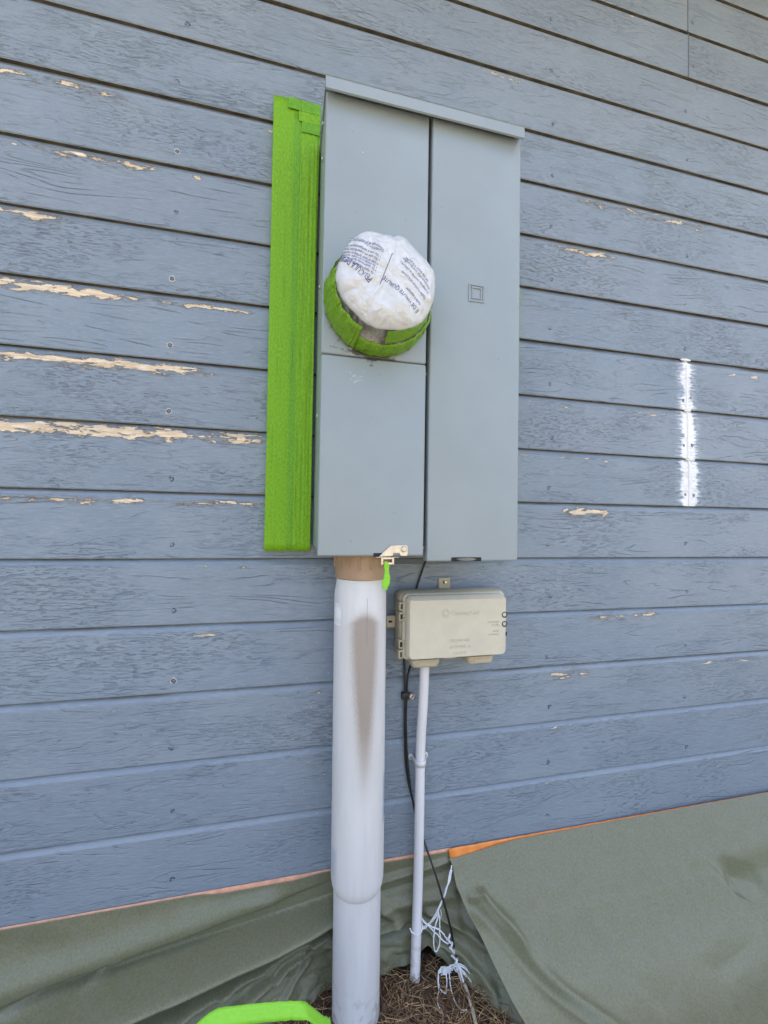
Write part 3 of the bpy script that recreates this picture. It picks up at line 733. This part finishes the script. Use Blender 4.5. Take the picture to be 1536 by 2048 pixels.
# cover: flat face with a sloping facet along the top
bm = bmesh.new(); X0, X1, Z0, Z1 = NX0+.0085, NX1-.0095, NZ0+.0055, NZ1-.004
ring0 = rrect(X0, X1, Z0, Z1, .010, 8)
ring1 = rrect(X0+.001, X1-.001, Z0+.001, Z1-.001, .010, 8)
def topcut(x, z, d):
    t = (x-X0)/(X1-X0); lim = Z1-.0045-.0115*max(0, 1-abs((t-.5)/.5)**2.2)
    return z if z < lim else lim-.0005+(z-lim)*.02
face = rrect(X0+.004, X1-.003, Z0+.003, Z1-.003, .009, 8)
loft(bm, [[(x, -.0574, z) for x, z in ring0], [(x, -.066, z) for x, z in ring0], [(x, -.0685, z) for x, z in ring1],
          [(x, -.0765, topcut(x, z, 0)) for x, z in face], [(x, -.0775, topcut(x, z, 0)*.997+.003*.71) for x, z in [(a*.992+.0027, b) for a, b in face]]])
link('cover', bm, M['beige'], nid, smooth=22)
FY = -.0776
def emboss(body, size, x, z, name='lettering', par=None, mat='beige', right=False, shear=-.0):
    me = text_mesh(body, size, .00035)
    w = max((v.co.x for v in me.vertices), default=0)
    for v in me.vertices:
        s, h, e = v.co; s -= w if right else w/2
        v.co = Vector((x+s, FY-.0003-e, z+h))
    me.materials.clear(); me.materials.append(M[mat]); o = bpy.data.objects.new(name, me); COL.objects.link(o); o.parent = nid
    o.matrix_parent_inverse = Matrix.Translation(-Vector(nid.location)); return o
emboss('CenturyLink', .0125, .3520, .7345)
for i, s in enumerate(('NETWORK', 'INTERFACE', 'DEVICE')): emboss(s, .0088, .3410, .6810-.0125*i)
for i, s in enumerate(('CUSTOMER', 'ACCESS', '', 'INTER', '140.41.8 NS')):
    if s: emboss(s, .0050, .4265, .7160-.0062*i, right=True)
bm = bmesh.new()
for i in range(12):   # sunburst emblem of short strokes
    t = 2*math.pi*i/12; c, s = math.cos(t), math.sin(t); cx, cz = .3100, .7388
    pts = [(cx+c*.0042-s*.0008, cz+s*.0042+c*.0008), (cx+c*.0042+s*.0008, cz+s*.0042-c*.0008), (cx+c*.0092+s*.0012, cz+s*.0092-c*.0012), (cx+c*.0092-s*.0012, cz+s*.0092+c*.0012)]
    prism(bm, pts, FY, FY-.0008)
link('emblem', bm, M['beige'], nid)
for k, z in ((0, .751), (1, .731), (1, .676), (0, .656)):
    bm = bmesh.new(); box(bm, NX0-.0035, NX0+.0055, -.058, -.036, z-.0085, z+.0085, .0015, 2)
    if k: box(bm, NX0+.0050, NX0+.0110, -.0600, -.050, z-.008, z-.001, .001, 1); box(bm, NX0+.0050, NX0+.0110, -.0600, -.050, z+.0015, z+.0078, .001, 1)
    h = link('hinge', bm, M['beige2'], nid, smooth=30)
    bm = bmesh.new(); box(bm, NX0-.0010, NX0+.0035, -.0588, -.0575, z-.005, z+.005); link('hinge_slot', bm, M['dark'] if k else M['under'], h)
bm = bmesh.new(); box(bm, .3215, .3485, -.003, -.0005, .7760, .7985, .0006, 1); box(bm, .3235, .3465, -.040, -.0005, .7745, .7768, .0006, 1); br = link('bracket', bm, M['beige2'], nid)
bm = bmesh.new(); box(bm, .3320, .3415, -.0034, -.0029, .7868, .7925, .0002, 1); link('slot', bm, M['dark'], br)
screw(br, .3375, -.0034, .7897, .0036, 'y')
bm = bmesh.new(); box(bm, .2030, .2250, -.014, -.0105, .6985, .7235, .0015, 2); br = link('bracket', bm, M['beige2'], nid)
bm = bmesh.new(); prism(bm, rrect(.2070, .2150, .7090, .7135, .002), -.0136, -.0146); link('slot', bm, M['dark'], br)
for z, m in ((.7315, 'beige2'), (.7125, 'dark')):
    bm = bmesh.new(); disc_y(bm, .4385, z, .0062, FY+.002, FY-.0006, 24, .0004); h = link('screw_hole', bm, M['dark'], nid)
    bm = bmesh.new(); disc_y(bm, .4378, z+.0004, .0042, FY-.0004, FY-.0018, 20, .0008); link('screw', bm, M['beige'] if m == 'beige2' else M['zinc_dull'], h, smooth=30)
bm = bmesh.new(); box(bm, NX1-.0135, NX1-.0105, -.0778, -.070, .6885, .6955); link('notch', bm, M['dark'], nid)
for x0, x1, z1 in ((.2445, .3055, .6435), (.3655, .4250, .6435)):
    bm = bmesh.new(); loft(bm, [[(x, y, z) for x, y in [(a, -b) for a, b in rrect(x0+i, x1-i, .012+i*.4, .0615-i*.6, .008, 4)]] for i, z in ((0, z1), (.0005, z1-.008), (.003, z1-.0145), (.008, z1-.0165))])
    e = link('cable_entry', bm, M['beige2'], nid, smooth=40)
    bm = bmesh.new(); prism(bm, rrect(x0+.014, x1-.010, z1-.0115, z1-.0035, .001, 2), -.0612, -.0622); link('entry_panel', bm, M['beige2'], e)
bm = bmesh.new(); box(bm, .3190, .3490, -.040, -.012, .6355, .6424, .001, 1); link('bracket', bm, M['beige2'], nid)

nid.location += Vector((.003, 0, -.007))
# ================================================================= SMALL CONDUIT, STRAP, CABLES
scon = empty('small_conduit', (.277, -.03, 0), 'thin white plastic conduit running from the beige network box down to the soil', 'conduit')
bm = bmesh.new(); P = spline([(.2838, -.034, .636), (.2836, -.034, .60), (.2832, -.029, .53), (.2822, -.023, .47), (.2815, -.0215, .41), (.2813, -.022, .33), (.2796, -.025, .18), (.2690, -.046, .03), (.2655, -.051, -.05)], 8)
tube(bm, P, .0101, 24); link('pipe', bm, M['pvcs'], scon, smooth=40)
strap = empty('pipe_strap', (.271, 0, .415), 'white plastic strap with two screws holding the thin conduit to the siding', 'pipe strap')
bm = bmesh.new(); pr = []
for i in range(15):
    t = math.pi*(1-i/14); pr.append((.2816+.0118*math.cos(t), -.0195-.0135*math.sin(t)))
pr = [(.2640, -.0012), (.2700, -.0012)]+pr+[(.2932, -.0012), (.3035, -.0012)]
pr2 = [(.2640, .0012-.0026), (.2695, -.0030)]+[(.2816+(x-.2816)*.86, y+.0016) for x, y in pr[2:-2]]+[(.2938, -.0030), (.3035, -.0030)]
for zz in range(1):
    A = [[bm.verts.new((x, y, z)) for x, y in pr] for z in (.4055, .4185)]
    for i in range(len(pr)-1): bm.faces.new((A[0][i], A[0][i+1], A[1][i+1], A[1][i]))
o = link('band', bm, M['pvc2'], strap, smooth=40); thicken(o, .0018)
for x in (.2675, .2998):
    bm = bmesh.new(); disc_y(bm, x, .4125, .0062, -.0008, -.0026, 18, .0004); link('tab', bm, M['pvc2'], strap, smooth=30)
    screw(strap, x, -.0026, .4125, .0031, 'y')
c1 = bmesh.new(); tube(c1, spline([(.3060, -.006, .862), (.2930, -.0045, .828), (.2750, -.004, .775), (.2540, -.004, .700), (.2485, -.005, .640), (.2490, -.006, .60), (.2505, -.008, .545), (.2510, -.006, .485), (.2545, -.005, .412), (.2610, -.006, .365), (.2710, -.0065, .325),
                                 (.2810, -.010, .28), (.2975, -.024, .232), (.3115, -.045, .190), (.3295, -.055, .1285), (.3408, -.056, .0866), (.3467, -.057, .0556), (.3540, -.06, .026), (.36, -.068, .0)], 6), .0022, 8)
tag(link('black_cable', c1, M['black'], smooth=60), 'long thin black cable running down the siding behind the thin white conduit', 'cable')
c1 = bmesh.new(); tube(c1, spline([(.2660, -.034, .630), (.2590, -.018, .612), (.2545, -.011, .585), (.2540, -.009, .545), (.2530, -.0085, .50), (.2560, -.0085, .430), (.2620, -.010, .370), (.2680, -.0075, .335)], 6), .0023, 8)
tag(link('black_cable', c1, M['black'], smooth=60), 'short black cable curving out from under the beige network box', 'cable')
c1 = bmesh.new(); tube(c1, spline([(.3480, -.062, .032), (.3540, -.075, .012), (.3570, -.100, .010), (.3500, -.16, .006), (.34, -.24, -.004)], 6), .0033, 8)
tag(link('tan_cable', c1, M['tan'], smooth=60), 'bare tan cable end lying on the soil below the twine', 'cable')
clamp = empty('cable_clamp', (.25, 0, .545), 'small black clamp with a slotted screw holding cables below the network box', 'clamp')
bm = bmesh.new(); box(bm, .2430, .2600, -.0115, -.0006, .5380, .5520, .002, 2); link('body', bm, M['black'], clamp, smooth=30)
bm = bmesh.new(); disc_y(bm, .2645, .5440, .0062, -.0006, -.0135, 20, .0012); hd = link('bolt', bm, M['zinc'], clamp, smooth=30)
bm = bmesh.new(); box(bm, -.0052, .0052, -.0141, -.0133, -.0007, .0007)
for v in bm.verts: v.co = Matrix.Rotation(math.radians(-45), 4, 'Y') @ v.co+Vector((.2645, 0, .5440))
link('slot', bm, M['dark'], hd)

# ---- twine tangled round the cable
def strand(bm, P, w=.0009, seed=0, k=7):
    Q = spline(P, k)
    Q = [q+Vector((nz(i*.35, seed), nz(i*.35, seed, 5), nz(i*.35, seed, 9)))*.0014 for i, q in enumerate(Q)]
    w *= 1.3
    tube(bm, Q, w, 5, [w*(1+.35*nz(i*.5, seed, 2)) for i in range(len(Q))])
tw = empty('twine', (.32, -.06, 0), 'frayed white plastic twine tied between the thin conduit and the black cable', 'twine')
bm = bmesh.new()
strand(bm, [(.352, -.028, .192), (.338, -.042, .170), (.3190, -.050, .135), (.3080, -.050, .113), (.2960, -.045, .099), (.2850, -.042, .091), (.276, -.043, .086)], .0011, 1)
strand(bm, [(.352, -.030, .184), (.336, -.046, .166), (.3170, -.052, .137), (.3040, -.051, .115), (.2930, -.046, .097), (.2805, -.045, .089)], .0010, 2)
strand(bm, [(.258, -.040, .092), (.264, -.046, .088), (.272, -.049, .0855), (.2815, -.046, .090), (.2860, -.036, .097)], .0009, 3)
strand(bm, [(.2835, -.034, .104), (.292, -.046, .100), (.305, -.052, .097), (.318, -.056, .091), (.3290, -.058, .078), (.3340, -.058, .073)], .0011, 4)
strand(bm, [(.2850, -.034, .102), (.300, -.050, .094), (.314, -.055, .081), (.327, -.058, .069), (.3345, -.058, .065)], .0011, 5)
strand(bm, [(.3140, -.050, .130), (.3165, -.053, .110), (.3168, -.056, .085), (.3150, -.058, .066), (.3090, -.058, .055), (.3045, -.058, .060), (.3035, -.056, .080), (.3075, -.053, .100), (.3155, -.051, .118)], .0010, 6)
strand(bm, [(.3190, -.051, .128), (.3205, -.053, .120), (.3180, -.053, .112)], .0006, 7)
link('strand', bm, M['twine'], tw, smooth=60)
bm = bmesh.new()   # wrapped turns round the cable
Pc = [(.3325, -.0565, .082), (.3368, -.0575, .070), (.3400, -.059, .058), (.3430, -.060, .046), (.3475, -.062, .034), (.3500, -.064, .022)]
Q = spline(Pc, 12); H = []
for i, q in enumerate(Q):
    a = i*.42; H.append(q+Vector((.0042*math.cos(a), -.0042*abs(math.sin(a))-.001, .002*math.sin(a*2))))
tube(bm, H, .0016, 6, [.0017+.0012*abs(nz(i*.2, 4)) for i in range(len(H))])
rnd = random.Random(5)
for i in range(13):
    x0, z0 = .3500+rnd.uniform(-.002, .004), .026+rnd.uniform(-.008, .006); L_ = rnd.uniform(.012, .034); a = rnd.uniform(-1.5, -.35)
    strand(bm, [(x0, -.066, z0), (x0+L_*.5*math.cos(a), -.072-rnd.uniform(0, .008), z0+L_*.5*math.sin(a)*.7+.002), (x0+L_*math.cos(a), -.076-rnd.uniform(0, .012), max(.004, z0+L_*math.sin(a)))], rnd.uniform(.0005, .0014), 20+i)
link('wrapping', bm, M['twine'], tw, smooth=60)
tl = empty('twine', (.31, -.07, .02), 'loose loops of white twine hanging over the soil beside the paper', 'twine')
bm = bmesh.new()
strand(bm, [(.3480, -.064, .024), (.338, -.068, .0315), (.328, -.070, .030), (.318, -.070, .0335), (.310, -.070, .029)], .0013, 31)
strand(bm, [(.3100, -.070, .0300), (.3065, -.074, .016), (.3060, -.080, .006), (.2990, -.092, .004), (.2960, -.105, .004), (.3000, -.118, .004), (.2950, -.13, .004)], .0009, 32)
strand(bm, [(.3090, -.070, .030), (.3075, -.075, .014), (.3095, -.082, .006), (.3175, -.088, .004), (.3220, -.081, .009), (.3250, -.072, .026)], .0009, 33)
strand(bm, [(.3305, -.070, .031), (.3300, -.077, .016), (.3295, -.088, .005), (.3300, -.108, .004), (.337, -.120, .004), (.346, -.122, .004)], .0009, 34)
rnd = random.Random(8)
for i in range(26):
    x0, z0 = rnd.uniform(.310, .346), rnd.uniform(.026, .036)
    strand(bm, [(x0, -.070, z0), (x0+rnd.uniform(-.008, .008), -.0725, z0+rnd.uniform(-.007, .004)), (x0+rnd.uniform(-.011, .011), -.073, z0+rnd.uniform(-.009, .004))], .0006, 40+i, 4)
link('strand', bm, M['twine'], tl, smooth=60)

# ================================================================= MASKING PAPER
def ridge(x, z, x0, z0, x1, z1, w, amp, sharp=1.):
    """height of a long crease along the segment (x0,z0)-(x1,z1)"""
    dx, dz = x1-x0, z1-z0; L2 = dx*dx+dz*dz; t = ((x-x0)*dx+(z-z0)*dz)/L2
    tt = max(0, min(1, t)); ex, ez = x-(x0+dx*tt), z-(z0+dz*tt); d = math.hypot(ex, ez)
    s = (ex*dz-ez*dx)   # side of the line
    k = w*(1. if s > 0 else sharp)
    return amp*math.exp(-(d/k)**2)*(sstep(-.15, .2, t) if t < .5 else 1-sstep(.85, 1.25, t)*.6)
def tent(x, z, x0, z0, x1, z1, w, amp, skew=1.):
    """a sharp crease: straight flanks meeting in an edge"""
    dx, dz = x1-x0, z1-z0; L2 = dx*dx+dz*dz; t = ((x-x0)*dx+(z-z0)*dz)/L2
    if t < -.1 or t > 1.1: return 0
    sd = ((x-x0)*dz-(z-z0)*dx)/math.sqrt(L2); k = w*(1. if sd > 0 else skew)
    return amp*max(0, 1-abs(sd)/k)*sstep(-.1, .12, t)*(1-sstep(.8, 1.1, t))
sheetL = empty('masking_paper', (0, -.02, .2), 'crumpled olive masking paper hanging under the siding behind the thick conduit', 'masking paper')
def bottom_edge(x):   # plan of the lower edge: distance from the wall, height
    K = [(-1.5, .10, -.008), (-.45, .088, -.008), (-.20, .085, -.008), (-.03, .078, -.005), (.045, .05, .000), (.10, .030, .002), (.20, .030, .006), (.2628, .030, .0143), (.2946, .030, .042), (.315, .046, .028), (.343, .062, .015), (.37, .095, .004), (.40, .14, -.002), (.45, .20, -.005), (.6, .24, -.008)]
    for a, b in zip(K, K[1:]):
        if x <= b[0]:
            t = max(0, (x-a[0])/(b[0]-a[0])); t = t*t*(3-2*t); return a[1]+(b[1]-a[1])*t, a[2]+(b[2]-a[2])*t
    return K[-1][1:]
def paperL(u, v):
    x = -1.5+2.05*u; d1, z1 = bottom_edge(x)
    z0 = .2055
    z0 -= .006*sstep(-.16, -.10, x)*(1-sstep(.02, .09, x))+.0035*sstep(.10, .3, x)
    z = z0+(z1-z0)*v
    d = .0045+(d1-.0045)*(v**1.9)*.9+.1*(d1)*v
    f = 0
    f += ridge(x, z, -.62, .035, .10, .151, .020, .070, .34)      # long fold rising to the conduit
    f += ridge(x, z, -.50, .115, -.02, .178, .022, .012, .9)
    f -= ridge(x, z, -.45, .088, .10, .169, .013, .028, .7)
    f += ridge(x, z, -.30, .035, .10, .108, .012, .034, .4)
    f += ridge(x, z, -.10, .030, .045, .085, .008, .022, .35)
    f -= ridge(x, z, -.12, .060, .06, .100, .007, .016, .7)
    f += ridge(x, z, .00, .020, .06, .065, .006, .010, .5)
    f += ridge(x, z, .12, .158, .35, .186, .010, .010, .5)
    f -= ridge(x, z, .14, .145, .36, .170, .010, .009, .8)
    f += ridge(x, z, .12, .115, .36, .128, .014, .010, .5)
    f += ridge(x, z, .10, .072, .25, .088, .010, .014, .4)
    f -= ridge(x, z, .10, .062, .30, .072, .010, .012, .6)
    f += ridge(x, z, .29, .085, .40, .020, .012, .016, .5)
    f += ridge(x, z, .33, .095, .45, .050, .010, .012, .6)
    f += (.0035*nz(x*9, z*14, 1)+.0045*(abs(nz(x*16+z*9, z*30-x*6, 7))-.2)*sstep(.16, .05, z))
    for q in ((-.36, .078, -.27, .128, .014, .009, .4), (-.30, .12, -.24, .085, .012, -.006, 1), (-.17, .052, -.115, .094, .012, .012, .5), (-.115, .094, -.075, .060, .012, .010, 1.4), (-.075, .062, -.03, .082, .010, .010, .5),
              (-.03, .080, .035, .055, .010, .010, 1.5), (.02, .105, .085, .125, .010, .009, .4), (.20, .128, .245, .085, .012, .009, 1.2), (.13, .118, .19, .100, .012, .008, .5), (.285, .085, .345, .045, .010, .012, .6), (.30, .10, .37, .085, .010, .010, 1.3), (.31, .065, .35, .028, .008, .010, .7)):
        f += tent(x, z, *q)
    cr = sstep(.10, .02, z)*(.6+.4*nz(x*4, 2))
    f += cr*(.011*(abs(nz(x*22, z*40, 4))-.25)+.006*(abs(nz(x*50, z*70, 6))-.25))
    env = sstep(0, .12, v)
    xx = x+.010*nz(z*14, x*3)*v
    return Vector((xx, -(d+max(f*env, -d+.003)), max(z, .0015+.004*nz(x*20, 3)) if v > .9 else z))
bm = bmesh.new(); grid(bm, paperL, 560, 130); o = link('paper_sheet', bm, M['paper'], sheetL, smooth=180); thicken(o, .0004)
bm = bmesh.new()
def tapeL(u, v):
    x = -1.5+1.86*u
    z = .2075-.016*v+.0006*nz(x*30, 1)
    return Vector((x, -.0020-.0015*v, z))
grid(bm, tapeL, 90, 2); o = link('orange_tape', bm, M['peach'], sheetL, smooth=180); thicken(o, .0003)
sheetR = empty('masking_paper', (.8, -.02, .2), 'smooth olive masking paper sloping out from the siding at lower right', 'masking paper')
EDGE = [(.011, .3525, .203), (.020, .3565, .193), (.045, .3555, .165), (.060, .3630, .146), (.100, .3822, .102), (.140, .4033, .059), (.185, .4222, .032), (.26, .45, .012), (.40, .52, .006), (.62, .64, .004)]
EDGES = spline(EDGE, 12)
def paperR(u, v):
    # the left edge curls away from the siding; the sheet leans outward and runs onto the ground
    q = v**1.15*(len(EDGES)-1); i = min(int(q), len(EDGES)-2); e = EDGES[i].lerp(EDGES[i+1], q-i)
    d, xl, z = e; x = xl+(1.75-xl)*u**1.25
    z += .0045*sstep(.1, .7, u)+.0015
    z -= .012*(1-sstep(.02, .19, u))*max(0, 1-(d-.011)/.04)
    z += .012*sstep(.0, .25, u)*math.exp(-((d-.07)/.05)**2)          # sheet bellies out away from the edge
    f = .0030*nz(x*4, d*8, 3)+.0022*nz(x*13, d*18+x*4, 5)+.0012*(abs(nz(x*24+d*20, d*30, 8))-.2)
    k = sstep(.01, .06, d)
    f += .010*math.exp(-((x-.372-1.15*(d-.04))/.016)**2)*sstep(.05, .075, d)*(1-sstep(.2, .3, d))   # crease running down from near the left edge
    f -= .010*math.exp(-((x-.352-1.15*(d-.04))/.018)**2)*sstep(.05, .075, d)*(1-sstep(.2, .3, d))
    w = x+.10*nz(d*9, 1)
    f += .012*sstep(.99, .965, x-.8*(d-.10))*sstep(.07, .10, d)-.016*sstep(.985, 1.01, x-.8*(d-.10)+.03*nz(d*40, 2))*sstep(.075, .105, d)
    for q in ((1.00, .095, 1.10, .115, .020, -.012, 1.6), (1.0, .095, 1.035, .16, .018, .010, .8), (.40, .055, .47, .12, .012, .009, .5), (.83, .20, .97, .17, .03, .005, .6), (.62, .10, .70, .24, .03, .003, .5), (.375, .06, .415, .062, .01, .007, .6)):
        f += tent(x, d, *q)
    fl = sstep(.02, .05, z)
    return Vector((x, -(d+.55*f*k*fl), max(.004, z+.7*f*k)))
bm = bmesh.new(); grid(bm, paperR, 300, 210); o = link('paper_sheet', bm, M['paper'], sheetR, smooth=180); thicken(o, .0004)
bm = bmesh.new()
def tapeR(u, v):
    x = .3540+1.4*u; w = .0225-.008*sstep(.02, .18, u)
    z = .2085-w*v-.001*u+.0007*nz(x*26, 4)
    return Vector((x+.003*v*(1-min(1, u*30)), -.0050-.0065*v-.0006*nz(x*40, v*2), z))
grid(bm, tapeR, 90, 4); o = link('orange_tape', bm, M['orange'], sheetR, smooth=180); thicken(o, .0003)

# ================================================================= LOOSE GREEN TAPE
def ribbon(name, P, W, label, mat, twist, k=8, fold=.0):
    Q = spline(P, k); bm = bmesh.new(); R = []
    for i, q in enumerate(Q):
        t = i/(len(Q)-1); a = twist(t); wv = Vector((math.cos(a)*.15, -math.cos(a), math.sin(a))).normalized()*W(t)*.5
        j = .0022*nz(i*.5, 3)
        R.append([bm.verts.new(q+wv*s+Vector((0, j*abs(s)-fold*(1-s*s), 0))) for s in (-1, -.5, 0, .5, 1)])
    for a, b in zip(R, R[1:]):
        for i in range(4): bm.faces.new((a[i], a[i+1], b[i+1], b[i]))
    o = link(name, bm, mat, smooth=180); thicken(o, .0004); return tag(o, label, 'masking tape')
ribbon('tape_ribbon', [(-.17, -.215, .130), (-.138, -.21, .158), (-.1136, -.205, .1765), (-.0869, -.20, .187), (-.045, -.20, .1835), (.000, -.20, .1765), (.0300, -.20, .1705), (.0420, -.199, .1660), (.0520, -.197, .1560), (.0728, -.19, .1280), (.085, -.18, .11)], lambda t: .0200-.004*abs(t-.5),
       'loose bright green tape ribbon in front of the paper at lower left', M['lime'], lambda t: math.radians(132+14*sstep(.55, .75, t)+7*math.sin(t*9)))
ribbon('tape_ribbon', [(.1690, -.156, .8440), (.1695, -.158, .836), (.1690, -.159, .825), (.1672, -.160, .812), (.1655, -.160, .803), (.1640, -.1605, .7955)], lambda t: .003+.0075*sstep(0, .35, t)+.002*math.sin(t*12),
       'short green tape tag hanging from the latch of the meter panel', M['lime'], lambda t: math.radians(8+30*math.sin(t*5)), 8, .002)
# ribbon width runs sideways for the tag
tg = [o for o in S.objects if o.name.startswith('tape_ribbon') and 'tag' in o['label']][0]
cx0 = .1672
for v in tg.data.vertices:
    dy = v.co.y+.1585; dz = 0
    v.co.x += -dy*1.0; v.co.y = -.1575-.25*abs(dy)-.0006*nz(v.co.z*200, 2)

# ================================================================= NEEDLES AND PEBBLES
def needles(name, n, mat, seed, L0, L1, r):
    rr = random.Random(seed); bm = bmesh.new()
    for i in range(n):
        x = rr.uniform(-.1, .48) if rr.random() < .8 else rr.uniform(-1, 1.4); y = -rr.random()**.8*.34-.02
        if (x-CX)**2+(y-CY)**2 < .046**2: continue
        a = rr.uniform(0, 6.283); L_ = rr.uniform(L0, L1); z = .003+rr.random()**2*.014; tl_ = rr.uniform(-.3, .35)
        d = Vector((math.cos(a), math.sin(a), tl_)); b = Vector((-math.sin(a), math.cos(a), 0))*rr.uniform(-.15, .15)
        p = Vector((x, y, z)); P = [p-d*L_*.5, p+b*L_, p+d*L_*.5]
        for q in P: q.z = max(q.z, .001)
        u = Vector((-math.sin(a), math.cos(a), 0))*r; w = Vector((0, 0, 1))*r
        R = [[bm.verts.new(q+o_) for o_ in (u, w, -u)] for q in P]
        for A, B in zip(R, R[1:]):
            for k in range(3): bm.faces.new((A[k], A[(k+1) % 3], B[(k+1) % 3], B[k]))
    return tag(link(name, bm, mat), None, None, None, 'stuff')
needles('pine_needles', 2200, M['straw'], 1, .02, .06, .0005)
needles('pine_needles', 2200, M['straw2'], 2, .02, .06, .0006)
rr = random.Random(4); bm = bmesh.new()
for i in range(45):
    x, y = rr.uniform(-.05, .45), -rr.uniform(.03, .25); r = rr.uniform(.002, .007)
    if (x-CX)**2+(y-CY)**2 < .055**2: continue
    q = bmesh.ops.create_icosphere(bm, subdivisions=1, radius=r)
    sc = Vector((rr.uniform(.7, 1.2), rr.uniform(.7, 1.2), rr.uniform(.4, .8)))
    for v in q['verts']: v.co = Vector((v.co.x*sc.x, v.co.y*sc.y, v.co.z*sc.z))*rr.uniform(.85, 1.15)+Vector((x, y, .003))
tag(link('pebbles', bm, M['stone'], smooth=60), None, None, None, 'stuff')
